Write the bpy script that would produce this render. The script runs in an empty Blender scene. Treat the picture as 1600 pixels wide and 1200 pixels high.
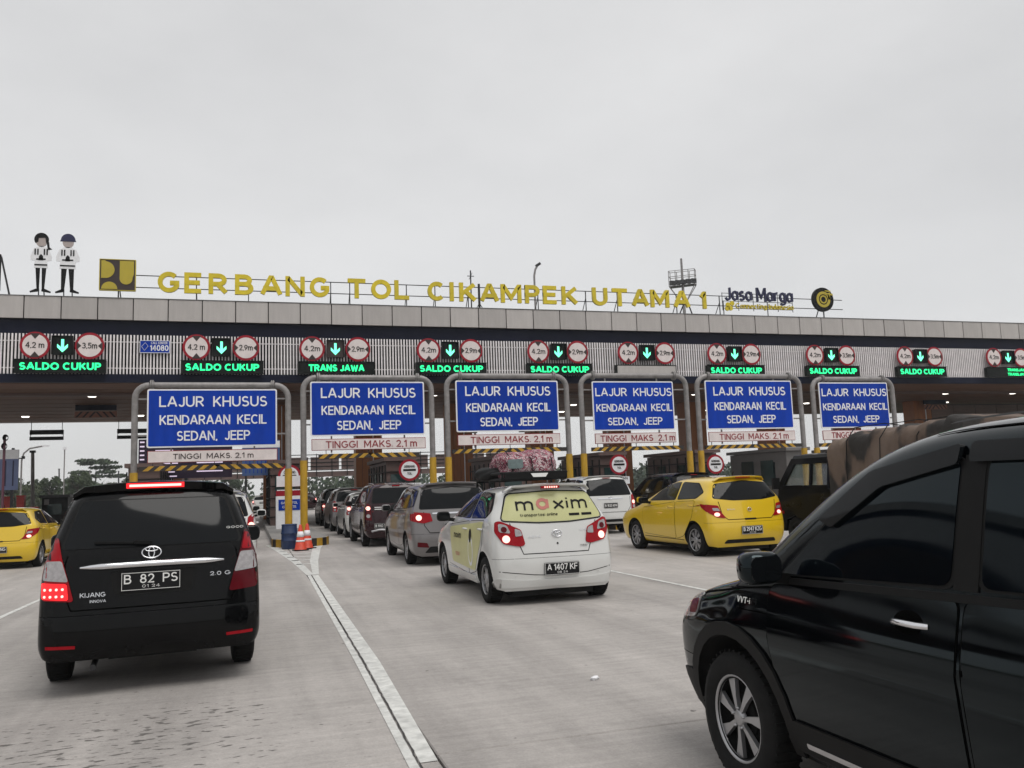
import bpy, bmesh, math, random
from mathutils import Vector, Matrix
from mathutils.bvhtree import BVHTree

random.seed(7)
PI = math.pi
R = math.radians
scene = bpy.context.scene

# ------------------------------------------------------------------ camera
EYE = 1.48
PITCH, ROLL, YAW = 0.119, 0.0361, 0.3016
fw = Vector((math.sin(YAW) * math.cos(PITCH), math.cos(YAW) * math.cos(PITCH), math.sin(PITCH)))
rt = Vector((math.cos(YAW), -math.sin(YAW), 0))
up = rt.cross(fw)
r2 = math.cos(ROLL) * rt - math.sin(ROLL) * up
u2 = math.sin(ROLL) * rt + math.cos(ROLL) * up
cam_data = bpy.data.cameras.new('camera')
cam_data.sensor_width = 36.0
cam_data.lens = 1328.0 / 1600.0 * 36.0
cam_data.clip_start = 0.05
cam_data.clip_end = 4000
cam = bpy.data.objects.new('camera', cam_data)
scene.collection.objects.link(cam)
cm = Matrix((r2, u2, -fw)).transposed().to_4x4()
cm.translation = Vector((0, 0, EYE))
cam.matrix_world = cm
scene.camera = cam

# ------------------------------------------------------------------ sky, sun, exposure
SUN_EL, SUN_ROT = R(62), R(200)
world = bpy.data.worlds.new('World')
scene.world = world
world.use_nodes = True
nt = world.node_tree
for n in list(nt.nodes):
    nt.nodes.remove(n)
wo = nt.nodes.new('ShaderNodeOutputWorld')
bg = nt.nodes.new('ShaderNodeBackground')
bg.inputs['Strength'].default_value = 0.1
sky = nt.nodes.new('ShaderNodeTexSky')
sky.sky_type = 'NISHITA'
sky.sun_disc = False
sky.sun_elevation = SUN_EL
sky.sun_rotation = SUN_ROT
tc = nt.nodes.new('ShaderNodeTexCoord')
mp = nt.nodes.new('ShaderNodeMapping')
mp.inputs['Scale'].default_value = (1.0, 1.0, 2.2)
no = nt.nodes.new('ShaderNodeTexNoise')
no.inputs['Scale'].default_value = 1.35
no.inputs['Detail'].default_value = 5
no.inputs['Roughness'].default_value = 0.55
rp = nt.nodes.new('ShaderNodeValToRGB')            # grey cloud deck, a little uneven
rp.color_ramp.elements[0].position = 0.28
rp.color_ramp.elements[0].color = (5.2, 5.2, 5.22, 1)
rp.color_ramp.elements[1].position = 0.72
rp.color_ramp.elements[1].color = (6.7, 6.68, 6.66, 1)
mx = nt.nodes.new('ShaderNodeMixRGB')
mx.inputs['Fac'].default_value = 0.94
nt.links.new(tc.outputs['Generated'], mp.inputs['Vector'])
nt.links.new(mp.outputs['Vector'], no.inputs['Vector'])
nt.links.new(no.outputs['Fac'], rp.inputs['Fac'])
nt.links.new(sky.outputs['Color'], mx.inputs['Color1'])
nt.links.new(rp.outputs['Color'], mx.inputs['Color2'])
nt.links.new(mx.outputs['Color'], bg.inputs['Color'])
nt.links.new(bg.outputs['Background'], wo.inputs['Surface'])

sun_data = bpy.data.lights.new('sun', 'SUN')
sun_data.energy = 1.3
sun_data.angle = R(35)
sun_data.color = (1.0, 0.97, 0.93)
sun = bpy.data.objects.new('sun', sun_data)
scene.collection.objects.link(sun)
sun.rotation_euler = (R(28), 0, R(20))
scene.view_settings.view_transform = 'Standard'
scene.view_settings.look = 'None'
scene.view_settings.gamma = 1.0
scene.view_settings.use_curve_mapping = False
scene.view_settings.exposure = 0.30

# ------------------------------------------------------------------ helpers
COL = scene.collection


def newmat(name):
    m = bpy.data.materials.new(name)
    m.use_nodes = True
    return m, m.node_tree, m.node_tree.nodes['Principled BSDF']


def mat(name, col, rough=0.5, metal=0.0, var=0.0, scale=6.0, bump=0.0, coat=0.0, es=0.0, spec=0.5, coords='Object', rvar=0.0, stretch=(1, 1, 1), orand=0.0, stint=None):
    m, t, b = newmat(name)
    c4 = (col[0], col[1], col[2], 1)
    b.inputs['Base Color'].default_value = c4
    b.inputs['Roughness'].default_value = rough
    b.inputs['Metallic'].default_value = metal
    b.inputs['Coat Weight'].default_value = coat
    b.inputs['Coat Roughness'].default_value = 0.04
    b.inputs['Specular IOR Level'].default_value = spec
    if stint:
        b.inputs['Specular Tint'].default_value = (*stint, 1)
    if es:
        b.inputs['Emission Color'].default_value = c4
        b.inputs['Emission Strength'].default_value = es
    if var or bump or rvar:
        tc_ = t.nodes.new('ShaderNodeTexCoord')
        mp_ = t.nodes.new('ShaderNodeMapping')
        mp_.inputs['Scale'].default_value = stretch
        t.links.new(tc_.outputs[coords], mp_.inputs['Vector'])
        n_ = t.nodes.new('ShaderNodeTexNoise')
        n_.inputs['Scale'].default_value = scale
        n_.inputs['Detail'].default_value = 6
        n_.inputs['Roughness'].default_value = 0.6
        t.links.new(mp_.outputs['Vector'], n_.inputs['Vector'])
        if var:
            r_ = t.nodes.new('ShaderNodeMapRange')
            r_.inputs['From Min'].default_value = 0.25
            r_.inputs['From Max'].default_value = 0.75
            r_.inputs['To Min'].default_value = 1 - var
            r_.inputs['To Max'].default_value = 1 + var * 0.6
            t.links.new(n_.outputs['Fac'], r_.inputs['Value'])
            v_ = t.nodes.new('ShaderNodeVectorMath')
            v_.operation = 'SCALE'
            v_.inputs[0].default_value = col
            if orand:
                oi_ = t.nodes.new('ShaderNodeObjectInfo')
                o_ = t.nodes.new('ShaderNodeMapRange')
                o_.inputs['To Min'].default_value = 1 - orand
                o_.inputs['To Max'].default_value = 1 + orand
                t.links.new(oi_.outputs['Random'], o_.inputs['Value'])
                mu_ = t.nodes.new('ShaderNodeMath')
                mu_.operation = 'MULTIPLY'
                t.links.new(r_.outputs['Result'], mu_.inputs[0])
                t.links.new(o_.outputs['Result'], mu_.inputs[1])
                t.links.new(mu_.outputs[0], v_.inputs['Scale'])
            else:
                t.links.new(r_.outputs['Result'], v_.inputs['Scale'])
            t.links.new(v_.outputs['Vector'], b.inputs['Base Color'])
        if rvar:
            q_ = t.nodes.new('ShaderNodeMapRange')
            q_.inputs['From Min'].default_value = 0.3
            q_.inputs['From Max'].default_value = 0.7
            q_.inputs['To Min'].default_value = max(0.02, rough - rvar)
            q_.inputs['To Max'].default_value = rough + rvar
            t.links.new(n_.outputs['Fac'], q_.inputs['Value'])
            t.links.new(q_.outputs['Result'], b.inputs['Roughness'])
        if bump:
            u_ = t.nodes.new('ShaderNodeBump')
            u_.inputs['Strength'].default_value = bump
            u_.inputs['Distance'].default_value = 0.01
            t.links.new(n_.outputs['Fac'], u_.inputs['Height'])
            t.links.new(u_.outputs['Normal'], b.inputs['Normal'])
    return m


class MB:
    """collects boxes, tubes, prisms; ends as one mesh"""

    def __init__(self):
        self.v, self.f, self.mi = [], [], []
        self.sm = []

    def add(self, vs, fs, m=0, smooth=False):
        o = len(self.v)
        self.v += [tuple(p) for p in vs]
        for f in fs:
            self.f.append([o + i for i in f])
            self.mi.append(m)
            self.sm.append(smooth)

    def box(self, c, s, m=0, rot=None):
        x, y, z = s[0] / 2, s[1] / 2, s[2] / 2
        pts = [Vector(p) for p in ((-x, -y, -z), (x, -y, -z), (x, y, -z), (-x, y, -z), (-x, -y, z), (x, -y, z), (x, y, z), (-x, y, z))]
        if rot is not None:
            pts = [rot @ p for p in pts]
        c = Vector(c)
        self.add([c + p for p in pts], [(0, 3, 2, 1), (4, 5, 6, 7), (0, 1, 5, 4), (1, 2, 6, 5), (2, 3, 7, 6), (3, 0, 4, 7)], m)
        return self

    def bar(self, a, b, w, d=None, m=0):
        a, b = Vector(a), Vector(b)
        d = d or w
        L = (b - a).length
        z = (b - a).normalized()
        x = z.cross(Vector((0, 0, 1)))
        if x.length < 1e-3:
            x = Vector((1, 0, 0))
        x.normalize()
        y = z.cross(x)
        self.box((a + b) / 2, (w, d, L), m, Matrix((x, y, z)).transposed())
        return self

    def tube(self, path, r, n=10, m=0, cap=True, rr=None):
        path = [Vector(p) for p in path]
        rings = []
        prev = None
        for i, p in enumerate(path):
            if i == 0:
                t = path[1] - p
            elif i == len(path) - 1:
                t = p - path[-2]
            else:
                t = (path[i + 1] - p).normalized() + (p - path[i - 1]).normalized()
            t.normalize()
            if prev is None:
                x = t.cross(Vector((0, 0, 1)))
                if x.length < 1e-3:
                    x = t.cross(Vector((0, 1, 0)))
            else:
                x = prev - t * prev.dot(t)
            x.normalize()
            prev = x
            y = t.cross(x)
            q = rr[i] if rr else r
            rings.append([p + (x * math.cos(2 * PI * k / n) + y * math.sin(2 * PI * k / n)) * q for k in range(n)])
        vs = [v for rg in rings for v in rg]
        fs = []
        for i in range(len(path) - 1):
            for k in range(n):
                fs.append((i * n + k, i * n + (k + 1) % n, (i + 1) * n + (k + 1) % n, (i + 1) * n + k))
        self.add(vs, fs, m, True)
        if cap:
            self.add(rings[0], [list(range(n))[::-1]], m)
            self.add(rings[-1], [list(range(n))], m)
        return self

    def prism(self, poly, fn, d, m=0):
        """polygon (u,v) placed by fn(u,v) and given the depth vector d"""
        d = Vector(d)
        a = [Vector(fn(u, v)) for u, v in poly]
        b = [p + d for p in a]
        n = len(a)
        self.add(a, [list(range(n))], m)
        self.add(b, [list(range(n))[::-1]], m)
        for i in range(n):
            j = (i + 1) % n
            self.add([a[i], b[i], b[j], a[j]], [(0, 1, 2, 3)], m)
        return self

    def lathe(self, prof, n, fn, m=0, smooth=True):
        """prof = list of (axial, radius); fn(axial, cos*r, sin*r) -> point"""
        vs, fs = [], []
        for a, r in prof:
            for k in range(n):
                vs.append(fn(a, r * math.cos(2 * PI * k / n), r * math.sin(2 * PI * k / n)))
        for i in range(len(prof) - 1):
            for k in range(n):
                fs.append((i * n + k, i * n + (k + 1) % n, (i + 1) * n + (k + 1) % n, (i + 1) * n + k))
        self.add(vs, fs, m, smooth)
        return self

    def mesh(self, name, mats, fixn=True):
        me = bpy.data.meshes.new(name)
        me.from_pydata(self.v, [], self.f)
        for q in (mats if isinstance(mats, (list, tuple)) else [mats]):
            me.materials.append(q)
        me.polygons.foreach_set('material_index', self.mi)
        me.polygons.foreach_set('use_smooth', self.sm)
        if fixn:
            bm = bmesh.new()
            bm.from_mesh(me)
            bmesh.ops.recalc_face_normals(bm, faces=bm.faces)
            bm.to_mesh(me)
            bm.free()
        me.update()
        return me


def link(name, me, parent=None, loc=(0, 0, 0), rot=(0, 0, 0)):
    o = bpy.data.objects.new(name, me)
    COL.objects.link(o)
    if parent is not None:
        o.parent = parent
    o.location = loc
    o.rotation_euler = rot
    return o


def part(name, mb, mats, parent, loc=(0, 0, 0), rot=(0, 0, 0), label=None, kind=None):
    o = link(name, mb.mesh(name, mats) if isinstance(mb, MB) else mb, parent, loc, rot)
    if label:
        o['label'] = label
    if kind:
        o['kind'] = kind
    return o


def thing(name, label, cat, loc=(0, 0, 0), rotz=0.0, group=None):
    o = bpy.data.objects.new(name, None)
    COL.objects.link(o)
    o.empty_display_size = 0.2
    o.location = loc
    o.rotation_euler = (0, 0, rotz)
    o['label'] = label
    o['category'] = cat
    if group:
        o['group'] = group
    return o


def tag(o, label, cat, group=None):
    o['label'] = label
    o['category'] = cat
    if group:
        o['group'] = group
    return o


def struct(name, mb, mats, parent=None):
    o = link(name, mb.mesh(name, mats), parent)
    o['kind'] = 'structure'
    return o


def XZ(y=0.0, x0=0.0, z0=0.0):
    return lambda u, v: (x0 + u, y, z0 + v)


def circ(r, n=32, cx=0.0, cy=0.0, ry=None, a0=0.0, a1=2 * PI):
    full = abs(a1 - a0 - 2 * PI) < 1e-6
    k = n if full else n + 1
    return [(cx + r * math.cos(a0 + (a1 - a0) * i / n), cy + (ry or r) * math.sin(a0 + (a1 - a0) * i / n)) for i in range(k)]


def rrect(w, h, r, n=5, cx=0.0, cy=0.0):
    out = []
    for (sx, sy, a) in ((1, 1, 0), (-1, 1, PI / 2), (-1, -1, PI), (1, -1, 1.5 * PI)):
        for i in range(n + 1):
            t = a + PI / 2 * i / n
            out.append((cx + sx * (w / 2 - r) + r * math.cos(t), cy + sy * (h / 2 - r) + r * math.sin(t)))
    return out


def roundpoly(pts, r, n=4):
    """polygon with every corner rounded by about r"""
    out = []
    N = len(pts)
    for i in range(N):
        p0, p1, p2 = Vector(pts[i - 1]), Vector(pts[i]), Vector(pts[(i + 1) % N])
        a, b = (p0 - p1), (p2 - p1)
        q = min(r, a.length * 0.45, b.length * 0.45)
        s, e = p1 + a.normalized() * q, p1 + b.normalized() * q
        for k in range(n + 1):
            t = k / n
            out.append(tuple((1 - t) ** 2 * s + 2 * t * (1 - t) * p1 + t * t * e))
    return out


_txt = {}


def _arc(cx, cy, rx, ry, a0, a1, n=10):
    return [(cx + rx * math.cos(R(a0 + (a1 - a0) * q / n)), cy + ry * math.sin(R(a0 + (a1 - a0) * q / n))) for q in range(n + 1)]


def _glyphs():
    A = _arc
    G = {}
    G['A'] = (.80, [[(0, 0), (.36, 1), (.44, 1), (.80, 0)], [(.12, .31), (.68, .31)]])
    G['B'] = (.64, [[(0, 0), (0, 1)], [(0, 1), (.33, 1)] + A(.33, .765, .24, .235, 90, -90, 8)[1:] + [(0, .53)], [(0, 0), (.36, 0)] + A(.36, .265, .28, .265, -90, 90, 8)[1:] + [(.2, .53)]])
    G['C'] = (.76, [A(.42, .5, .42, .5, 48, 312, 16)])
    G['D'] = (.72, [[(.26, 1), (0, 1), (0, 0), (.26, 0)] + A(.26, .5, .46, .5, -90, 90, 12)[1:]])
    G['E'] = (.56, [[(.56, 1), (0, 1), (0, 0), (.56, 0)], [(0, .52), (.5, .52)]])
    G['F'] = (.54, [[(.54, 1), (0, 1), (0, 0)], [(0, .5), (.48, .5)]])
    G['G'] = (.82, [A(.43, .5, .43, .5, 46, 335, 16) + [(.82, .46), (.48, .46)]])
    G['H'] = (.70, [[(0, 0), (0, 1)], [(.70, 0), (.70, 1)], [(0, .51), (.70, .51)]])
    G['I'] = (.0, [[(0, 0), (0, 1)]])
    G['J'] = (.46, [[(.46, 1), (.46, .27)] + A(.23, .25, .23, .25, 0, -165, 8)])
    G['K'] = (.66, [[(0, 0), (0, 1)], [(.62, 1), (.02, .36)], [(.22, .56), (.66, 0)]])
    G['L'] = (.52, [[(0, 1), (0, 0), (.52, 0)]])
    G['M'] = (.86, [[(0, 0), (0, 1), (.05, 1), (.43, .22), (.81, 1), (.86, 1), (.86, 0)]])
    G['N'] = (.70, [[(0, 0), (0, 1), (.04, 1), (.66, 0), (.70, 0), (.70, 1)]])
    G['O'] = (.88, [A(.44, .5, .44, .5, 90, 450, 24)])
    G['P'] = (.62, [[(0, 0), (0, 1)], [(.0, 1), (.34, 1)] + A(.34, .73, .28, .27, 90, -90, 10)[1:] + [(0, .46)]])
    G['Q'] = (.88, [A(.44, .5, .44, .5, 90, 450, 24), [(.5, .3), (.86, -.04)]])
    G['R'] = (.66, [[(0, 0), (0, 1)], [(0, 1), (.34, 1)] + A(.34, .74, .28, .26, 90, -90, 10)[1:] + [(0, .48)], [(.3, .48), (.66, 0)]])
    G['S'] = (.60, [A(.30, .745, .27, .255, 30, 255, 11) + [(.34, .51)] + A(.29, .255, .31, .255, 65, -150, 11)])
    G['T'] = (.66, [[(0, 1), (.66, 1)], [(.33, 0), (.33, 1)]])
    G['U'] = (.70, [[(0, 1), (0, .35)] + A(.35, .35, .35, .35, 180, 360, 12)[1:] + [(.70, 1)]])
    G['V'] = (.74, [[(0, 1), (.34, 0), (.40, 0), (.74, 1)]])
    G['W'] = (1.06, [[(0, 1), (.25, 0), (.30, 0), (.53, .9), (.76, 0), (.81, 0), (1.06, 1)]])
    G['X'] = (.68, [[(0, 0), (.68, 1)], [(0, 1), (.68, 0)]])
    G['Y'] = (.70, [[(0, 1), (.35, .46), (.70, 1)], [(.35, .46), (.35, 0)]])
    G['Z'] = (.62, [[(0, 1), (.60, 1), (.02, 0), (.62, 0)]])
    G['0'] = (.58, [A(.29, .5, .29, .5, 90, 450, 20)])
    G['1'] = (.24, [[(0, .76), (.2, 1), (.24, 1), (.24, 0)]])
    G['2'] = (.56, [A(.28, .72, .27, .28, 165, -20, 10) + [(.44, .45), (.02, 0), (.56, 0)]])
    G['3'] = (.56, [A(.27, .755, .25, .245, 150, -80, 10), A(.27, .26, .29, .26, 85, -150, 10)])
    G['4'] = (.62, [[(.46, 0), (.46, 1), (.42, 1), (0, .3), (.62, .3)]])
    G['5'] = (.56, [[(.52, 1), (.1, 1), (.05, .55)] + A(.26, .32, .30, .32, 120, -150, 12)])
    G['6'] = (.58, [[(.46, 1), (.1, .55)] + A(.29, .3, .29, .3, 150, 510, 16)])
    G['7'] = (.56, [[(0, 1), (.56, 1), (.2, 0)]])
    G['8'] = (.56, [A(.28, .76, .23, .24, 90, 450, 16), A(.28, .26, .28, .26, 90, 450, 16)])
    G['9'] = (.58, [[(.12, 0), (.48, .45)] + A(.29, .7, .29, .3, -30, 330, 16)])
    G[','] = (.04, [[(.04, .06), (0, -.16)]])
    G['.'] = (.0, [[(0, .0), (0, .1)]])
    G['-'] = (.34, [[(0, .42), (.34, .42)]])
    x = .70
    G['a'] = (.52, [A(.26, .34, .26, .34, 20, 340, 14), [(.52, 0), (.52, x)]])
    G['c'] = (.48, [A(.28, .34, .28, .34, 50, 310, 12)])
    G['d'] = (.52, [A(.26, .34, .26, .34, 20, 340, 14), [(.52, 0), (.52, 1.02)]])
    G['e'] = (.54, [[(.03, .34), (.53, .34)] + A(.27, .34, .27, .34, 10, 310, 14)])
    G['g'] = (.52, [A(.26, .34, .26, .34, 20, 340, 14), [(.52, x), (.52, -.08)] + A(.26, -.08, .26, .2, 0, -150, 8)])
    G['i'] = (.0, [[(0, 0), (0, .68)], [(0, .86), (0, .98)]])
    G['l'] = (.0, [[(0, 0), (0, 1.02)]])
    G['m'] = (.86, [[(0, 0), (0, .70)], [(0, .45)] + A(.215, .45, .215, .25, 180, 0, 8) + [(.43, 0)], [(.43, .45)] + A(.645, .45, .215, .25, 180, 0, 8) + [(.86, 0)]])
    G['n'] = (.46, [[(0, 0), (0, .70)], [(0, .43)] + A(.23, .43, .23, .27, 180, 0, 8) + [(.46, 0)]])
    G['o'] = (.56, [A(.28, .34, .28, .34, 90, 450, 16)])
    G['p'] = (.52, [A(.26, .34, .26, .34, 160, -160, 14), [(0, .70), (0, -.3)]])
    G['r'] = (.32, [[(0, 0), (0, .70)], [(0, .42)] + A(.22, .42, .22, .26, 180, 70, 6)])
    G['s'] = (.42, [A(.21, .52, .18, .17, 30, 250, 8) + [(.24, .34)] + A(.2, .18, .22, .18, 65, -150, 8)])
    G['t'] = (.34, [[(.12, .95), (.12, .18), (.2, 0), (.34, 0)], [(0, .66), (.34, .66)]])
    G['u'] = (.46, [[(0, .68), (0, .26)] + A(.23, .26, .23, .26, 180, 360, 8)[1:] + [(.46, .68)]])
    G['x'] = (.48, [[(0, 0), (.48, .68)], [(0, .68), (.48, 0)]])
    return G


GLYPH = _glyphs()


def text_mesh(s, h, bold=0.0, ext=0.006, width=None, align='CENTER', space=1.0):
    """stroke lettering standing in the XZ plane facing -Y, cap height h, base line at z = 0"""
    key = (s, h, bold, ext, width, align, space)
    if key in _txt:
        return _txt[key]
    w = 0.135 + bold * 2.2
    mb_ = MB()
    x = w / 2
    n_ = 0
    sx = 1.0
    tot = w
    for q, ch in enumerate(s):
        tot += (0.40 if ch == ' ' else GLYPH[ch][0] + (w + 0.13 * space if q < len(s) - 1 else 0))
    if width:
        sx = width / (tot * h)
    for ch in s:
        if ch == ' ':
            x += 0.40
            continue
        gw, paths = GLYPH[ch]
        for pth in paths:
            # squeeze vertically so the stroke stays inside the cap height
            P_ = [Vector(((x + u) * sx, w / 2 + v * (1 - w))) for u, v in pth]
            k = len(P_)
            closed = (P_[0] - P_[-1]).length < 1e-4
            L_, Q_ = [], []
            for i in range(k):
                a = P_[i] - P_[i - 1] if i > 0 else (P_[0] - P_[-2] if closed else P_[1] - P_[0])
                b = P_[i + 1] - P_[i] if i < k - 1 else (P_[1] - P_[0] if closed else P_[-1] - P_[-2])
                a, b = a.normalized(), b.normalized()
                t = a + b
                t = t.normalized() if t.length > 1e-4 else b
                nrm = Vector((-t.y, t.x))
                m_ = 1.0 / max(0.62, abs(nrm.dot(Vector((-b.y, b.x)))))
                p = P_[i]
                if not closed and ch not in '.,i-' and i in (0, k - 1) and 'SCGJsceagrt'.find(ch) < 0:
                    p = p + (b if i == k - 1 else -a) * w / 2 * (1.0 if abs(t.x) < .02 or abs(t.y) < .02 else .4)
                L_.append(p + nrm * (w / 2) * m_)
                Q_.append(p - nrm * (w / 2) * m_)
            d0 = -ext * (1 + 0.05 * (n_ % 4))
            vs = []
            for l_, r_ in zip(L_, Q_):
                vs += [(l_.x, d0, l_.y), (r_.x, d0, r_.y), (l_.x, ext, l_.y), (r_.x, ext, r_.y)]
            fs = []
            for i in range(k - 1):
                o = 4 * i
                fs += [(o, o + 4, o + 5, o + 1), (o + 2, o + 3, o + 7, o + 6), (o, o + 2, o + 6, o + 4), (o + 1, o + 5, o + 7, o + 3)]
            if not closed:
                o = 4 * (k - 1)
                fs += [(0, 1, 3, 2), (o, o + 2, o + 3, o + 1)]
            mb_.add(vs, fs)
            n_ += 1
        x += gw + w + 0.13 * space
    cx = tot * sx / 2 if align == 'CENTER' else 0.0
    mb_.v = [((p[0] - cx) * h, p[1], p[2] * h) for p in mb_.v]
    me = mb_.mesh('lettering', [])
    _txt[key] = me
    return me


def lettering(s, h, m, parent, loc, name='lettering', rot=(0, 0, 0), **kw):
    me = text_mesh(s, h, **kw).copy()
    me.materials.append(m)
    return link(name, me, parent, loc, rot)


# ------------------------------------------------------------------ materials
def concrete_mat():
    m, t, b = newmat('road_concrete')
    N, L = t.nodes.new, t.links.new
    geo = N('ShaderNodeNewGeometry')
    oi = N('ShaderNodeObjectInfo')

    def noise(scale, det=5, st=(1, 1, 1), ro=0.6):
        mp_ = N('ShaderNodeMapping')
        mp_.inputs['Scale'].default_value = st
        L(geo.outputs['Position'], mp_.inputs['Vector'])
        n_ = N('ShaderNodeTexNoise')
        n_.inputs['Scale'].default_value = scale
        n_.inputs['Detail'].default_value = det
        n_.inputs['Roughness'].default_value = ro
        L(mp_.outputs['Vector'], n_.inputs['Vector'])
        return n_.outputs['Fac']

    def rng(v, a, b_, c, d):
        r_ = N('ShaderNodeMapRange')
        for k, q in zip(('From Min', 'From Max', 'To Min', 'To Max'), (a, b_, c, d)):
            r_.inputs[k].default_value = q
        L(v, r_.inputs['Value'])
        return r_.outputs['Result']

    def math_(op, a, b_):
        q = N('ShaderNodeMath')
        q.operation = op
        for i, s in enumerate((a, b_)):
            if hasattr(s, 'is_linked'):
                L(s, q.inputs[i])
            else:
                q.inputs[i].default_value = s
        return q.outputs[0]
    big = rng(noise(0.35, 4), 0.3, 0.7, 0.88, 1.08)
    mid = rng(noise(2.2, 6, (1.0, 0.35, 1)), 0.25, 0.75, 0.86, 1.1)
    fine = math_('MULTIPLY', rng(noise(60, 4), 0.2, 0.8, 0.84, 1.14), rng(noise(17, 5), 0.25, 0.75, 0.9, 1.08))
    grit = rng(noise(190, 2), 0.3, 0.75, 0.9, 1.1)
    slab = rng(oi.outputs['Random'], 0, 1, 0.95, 1.05)
    f = math_('MULTIPLY', math_('MULTIPLY', big, mid), math_('MULTIPLY', math_('MULTIPLY', fine, grit), slab))
    # tyre darkening: streaks along the lanes
    streak = rng(noise(0.9, 5, (1.6, 0.06, 1)), 0.42, 0.75, 1.0, 0.70)
    drag = rng(noise(5.0, 5, (0.18, 2.6, 1), 0.7), 0.3, 0.72, 1.06, 0.84)
    stain = rng(noise(0.8, 6, (1, 0.6, 1), 0.7), 0.58, 0.72, 1.0, 0.80)
    streak = math_('MULTIPLY', streak, math_('MULTIPLY', drag, stain))
    f = math_('MULTIPLY', f, streak)
    # chips worn out of the surface near the black people carrier
    mp2 = N('ShaderNodeMapping')
    mp2.inputs['Scale'].default_value = (10, 20, 1)
    L(geo.outputs['Position'], mp2.inputs['Vector'])
    chip = N('ShaderNodeTexNoise')
    chip.inputs['Scale'].default_value = 1.0
    chip.inputs['Detail'].default_value = 3
    L(mp2.outputs['Vector'], chip.inputs['Vector'])
    dist = N('ShaderNodeVectorMath')
    dist.operation = 'DISTANCE'
    L(geo.outputs['Position'], dist.inputs[0])
    dist.inputs[1].default_value = (-0.75, 5.8, 0)
    near = rng(math_('ADD', dist.outputs['Value'], math_('MULTIPLY', noise(1.3, 3), 1.6)), 1.3, 3.0, 0.0, 0.2)
    thr = math_('ADD', near, 0.565)
    cm_ = rng(math_('SUBTRACT', chip.outputs['Fac'], thr), 0.0, 0.06, 0.0, 0.78)
    # a few loose dark specks everywhere
    sp = rng(noise(7.5, 2), 0.735, 0.76, 0.0, 0.75)
    dark = math_('MAXIMUM', cm_, sp)
    sc = N('ShaderNodeVectorMath')
    sc.operation = 'SCALE'
    sc.inputs[0].default_value = (0.45, 0.420, 0.396)
    L(f, sc.inputs['Scale'])
    mix = N('ShaderNodeMixRGB')
    L(dark, mix.inputs['Fac'])
    L(sc.outputs['Vector'], mix.inputs['Color1'])
    mix.inputs['Color2'].default_value = (0.06, 0.055, 0.05, 1)
    L(mix.outputs['Color'], b.inputs['Base Color'])
    b.inputs['Roughness'].default_value = 0.75
    b.inputs['Specular IOR Level'].default_value = 0.35
    wv = N('ShaderNodeTexWave')
    wv.wave_type = 'BANDS'
    wv.bands_direction = 'Y'
    wv.inputs['Scale'].default_value = 9.0
    wv.inputs['Distortion'].default_value = 1.5
    wv.inputs['Detail'].default_value = 2
    L(geo.outputs['Position'], wv.inputs['Vector'])
    hgt = math_('ADD', math_('MULTIPLY', wv.outputs['Fac'], 0.35), math_('ADD', noise(55, 4), math_('MULTIPLY', dark, -0.8)))
    bp_ = N('ShaderNodeBump')
    bp_.inputs['Strength'].default_value = 0.28
    bp_.inputs['Distance'].default_value = 0.008
    L(hgt, bp_.inputs['Height'])
    L(bp_.outputs['Normal'], b.inputs['Normal'])
    return m


M = {}
M['concrete'] = concrete_mat()
M['joint'] = mat('joint_sealant', (0.045, 0.042, 0.04), 0.8, var=0.4, scale=12)
M['paint_white'] = mat('worn_road_paint', (0.64, 0.64, 0.61), 0.6, var=0.4, scale=9, bump=0.2)
M['ground'] = mat('verge_earth', (0.09, 0.1, 0.05), 0.9, var=0.5, scale=0.3)
M['panel'] = mat('grey_cladding', (0.47, 0.44, 0.42), 0.42, 0.25, var=0.14, scale=2.2, coords='Object', stretch=(1.6, 1, 0.22), spec=0.4, orand=0.09)
M['navy'] = mat('navy_cladding', (0.005, 0.007, 0.022), 0.5, var=0.25, scale=2, spec=0.15)
M['void'] = mat('dark_backing', (0.008, 0.008, 0.011), 0.8, spec=0.1, var=0.3, scale=3)
M['slat'] = mat('white_slat', (0.86, 0.82, 0.82), 0.5, var=0.2, scale=3.0, orand=0.07)
M['soffit'] = mat('timber_look_soffit', (0.2, 0.105, 0.066), 0.6, spec=0.2, var=0.45, scale=3.0, stretch=(0.25, 3, 1))
M['roof'] = mat('roof_sheet', (0.2, 0.2, 0.2), 0.6, var=0.15, scale=1)
M['steel'] = mat('galvanised_steel', (0.27, 0.255, 0.25), 0.5, 0.25, var=0.35, scale=5, bump=0.05)
M['darksteel'] = mat('dark_steel', (0.035, 0.035, 0.037), 0.5, 0.4, var=0.3, scale=6)
M['postyellow'] = mat('yellow_post_paint', (0.5, 0.29, 0.015), 0.5, var=0.3, scale=7, stretch=(1, 1, 0.4))
M['signblue'] = mat('blue_sign_sheeting', (0.003, 0.042, 0.37), 0.45, spec=0.12, var=0.22, scale=2.0, stretch=(1.5, 1, 0.3), orand=0.1)
M['signwhite'] = mat('white_sign_sheeting', (0.84, 0.84, 0.86), 0.45, var=0.1, scale=5)
M['signpink'] = mat('faded_white_sheeting', (0.76, 0.68, 0.66), 0.5, var=0.16, scale=3)
M['red'] = mat('red_sign_sheeting', (0.33, 0.012, 0.026), 0.5, spec=0.2, var=0.2, scale=5)
M['textred'] = mat('red_lettering', (0.27, 0.02, 0.03), 0.5, var=0.2, scale=6)
M['black'] = mat('black_sheeting', (0.009, 0.009, 0.009), 0.5, spec=0.15, var=0.3, scale=5)
M['yellow'] = mat('yellow_letter_face', (0.68, 0.53, 0.015), 0.4, var=0.25, scale=4, orand=0.08)
M['logoyellow'] = mat('mustard_panel', (0.47, 0.37, 0.03), 0.45, var=0.12, scale=2)
M['logobrown'] = mat('dark_brown_panel', (0.035, 0.02, 0.018), 0.5, var=0.2, scale=3)
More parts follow.
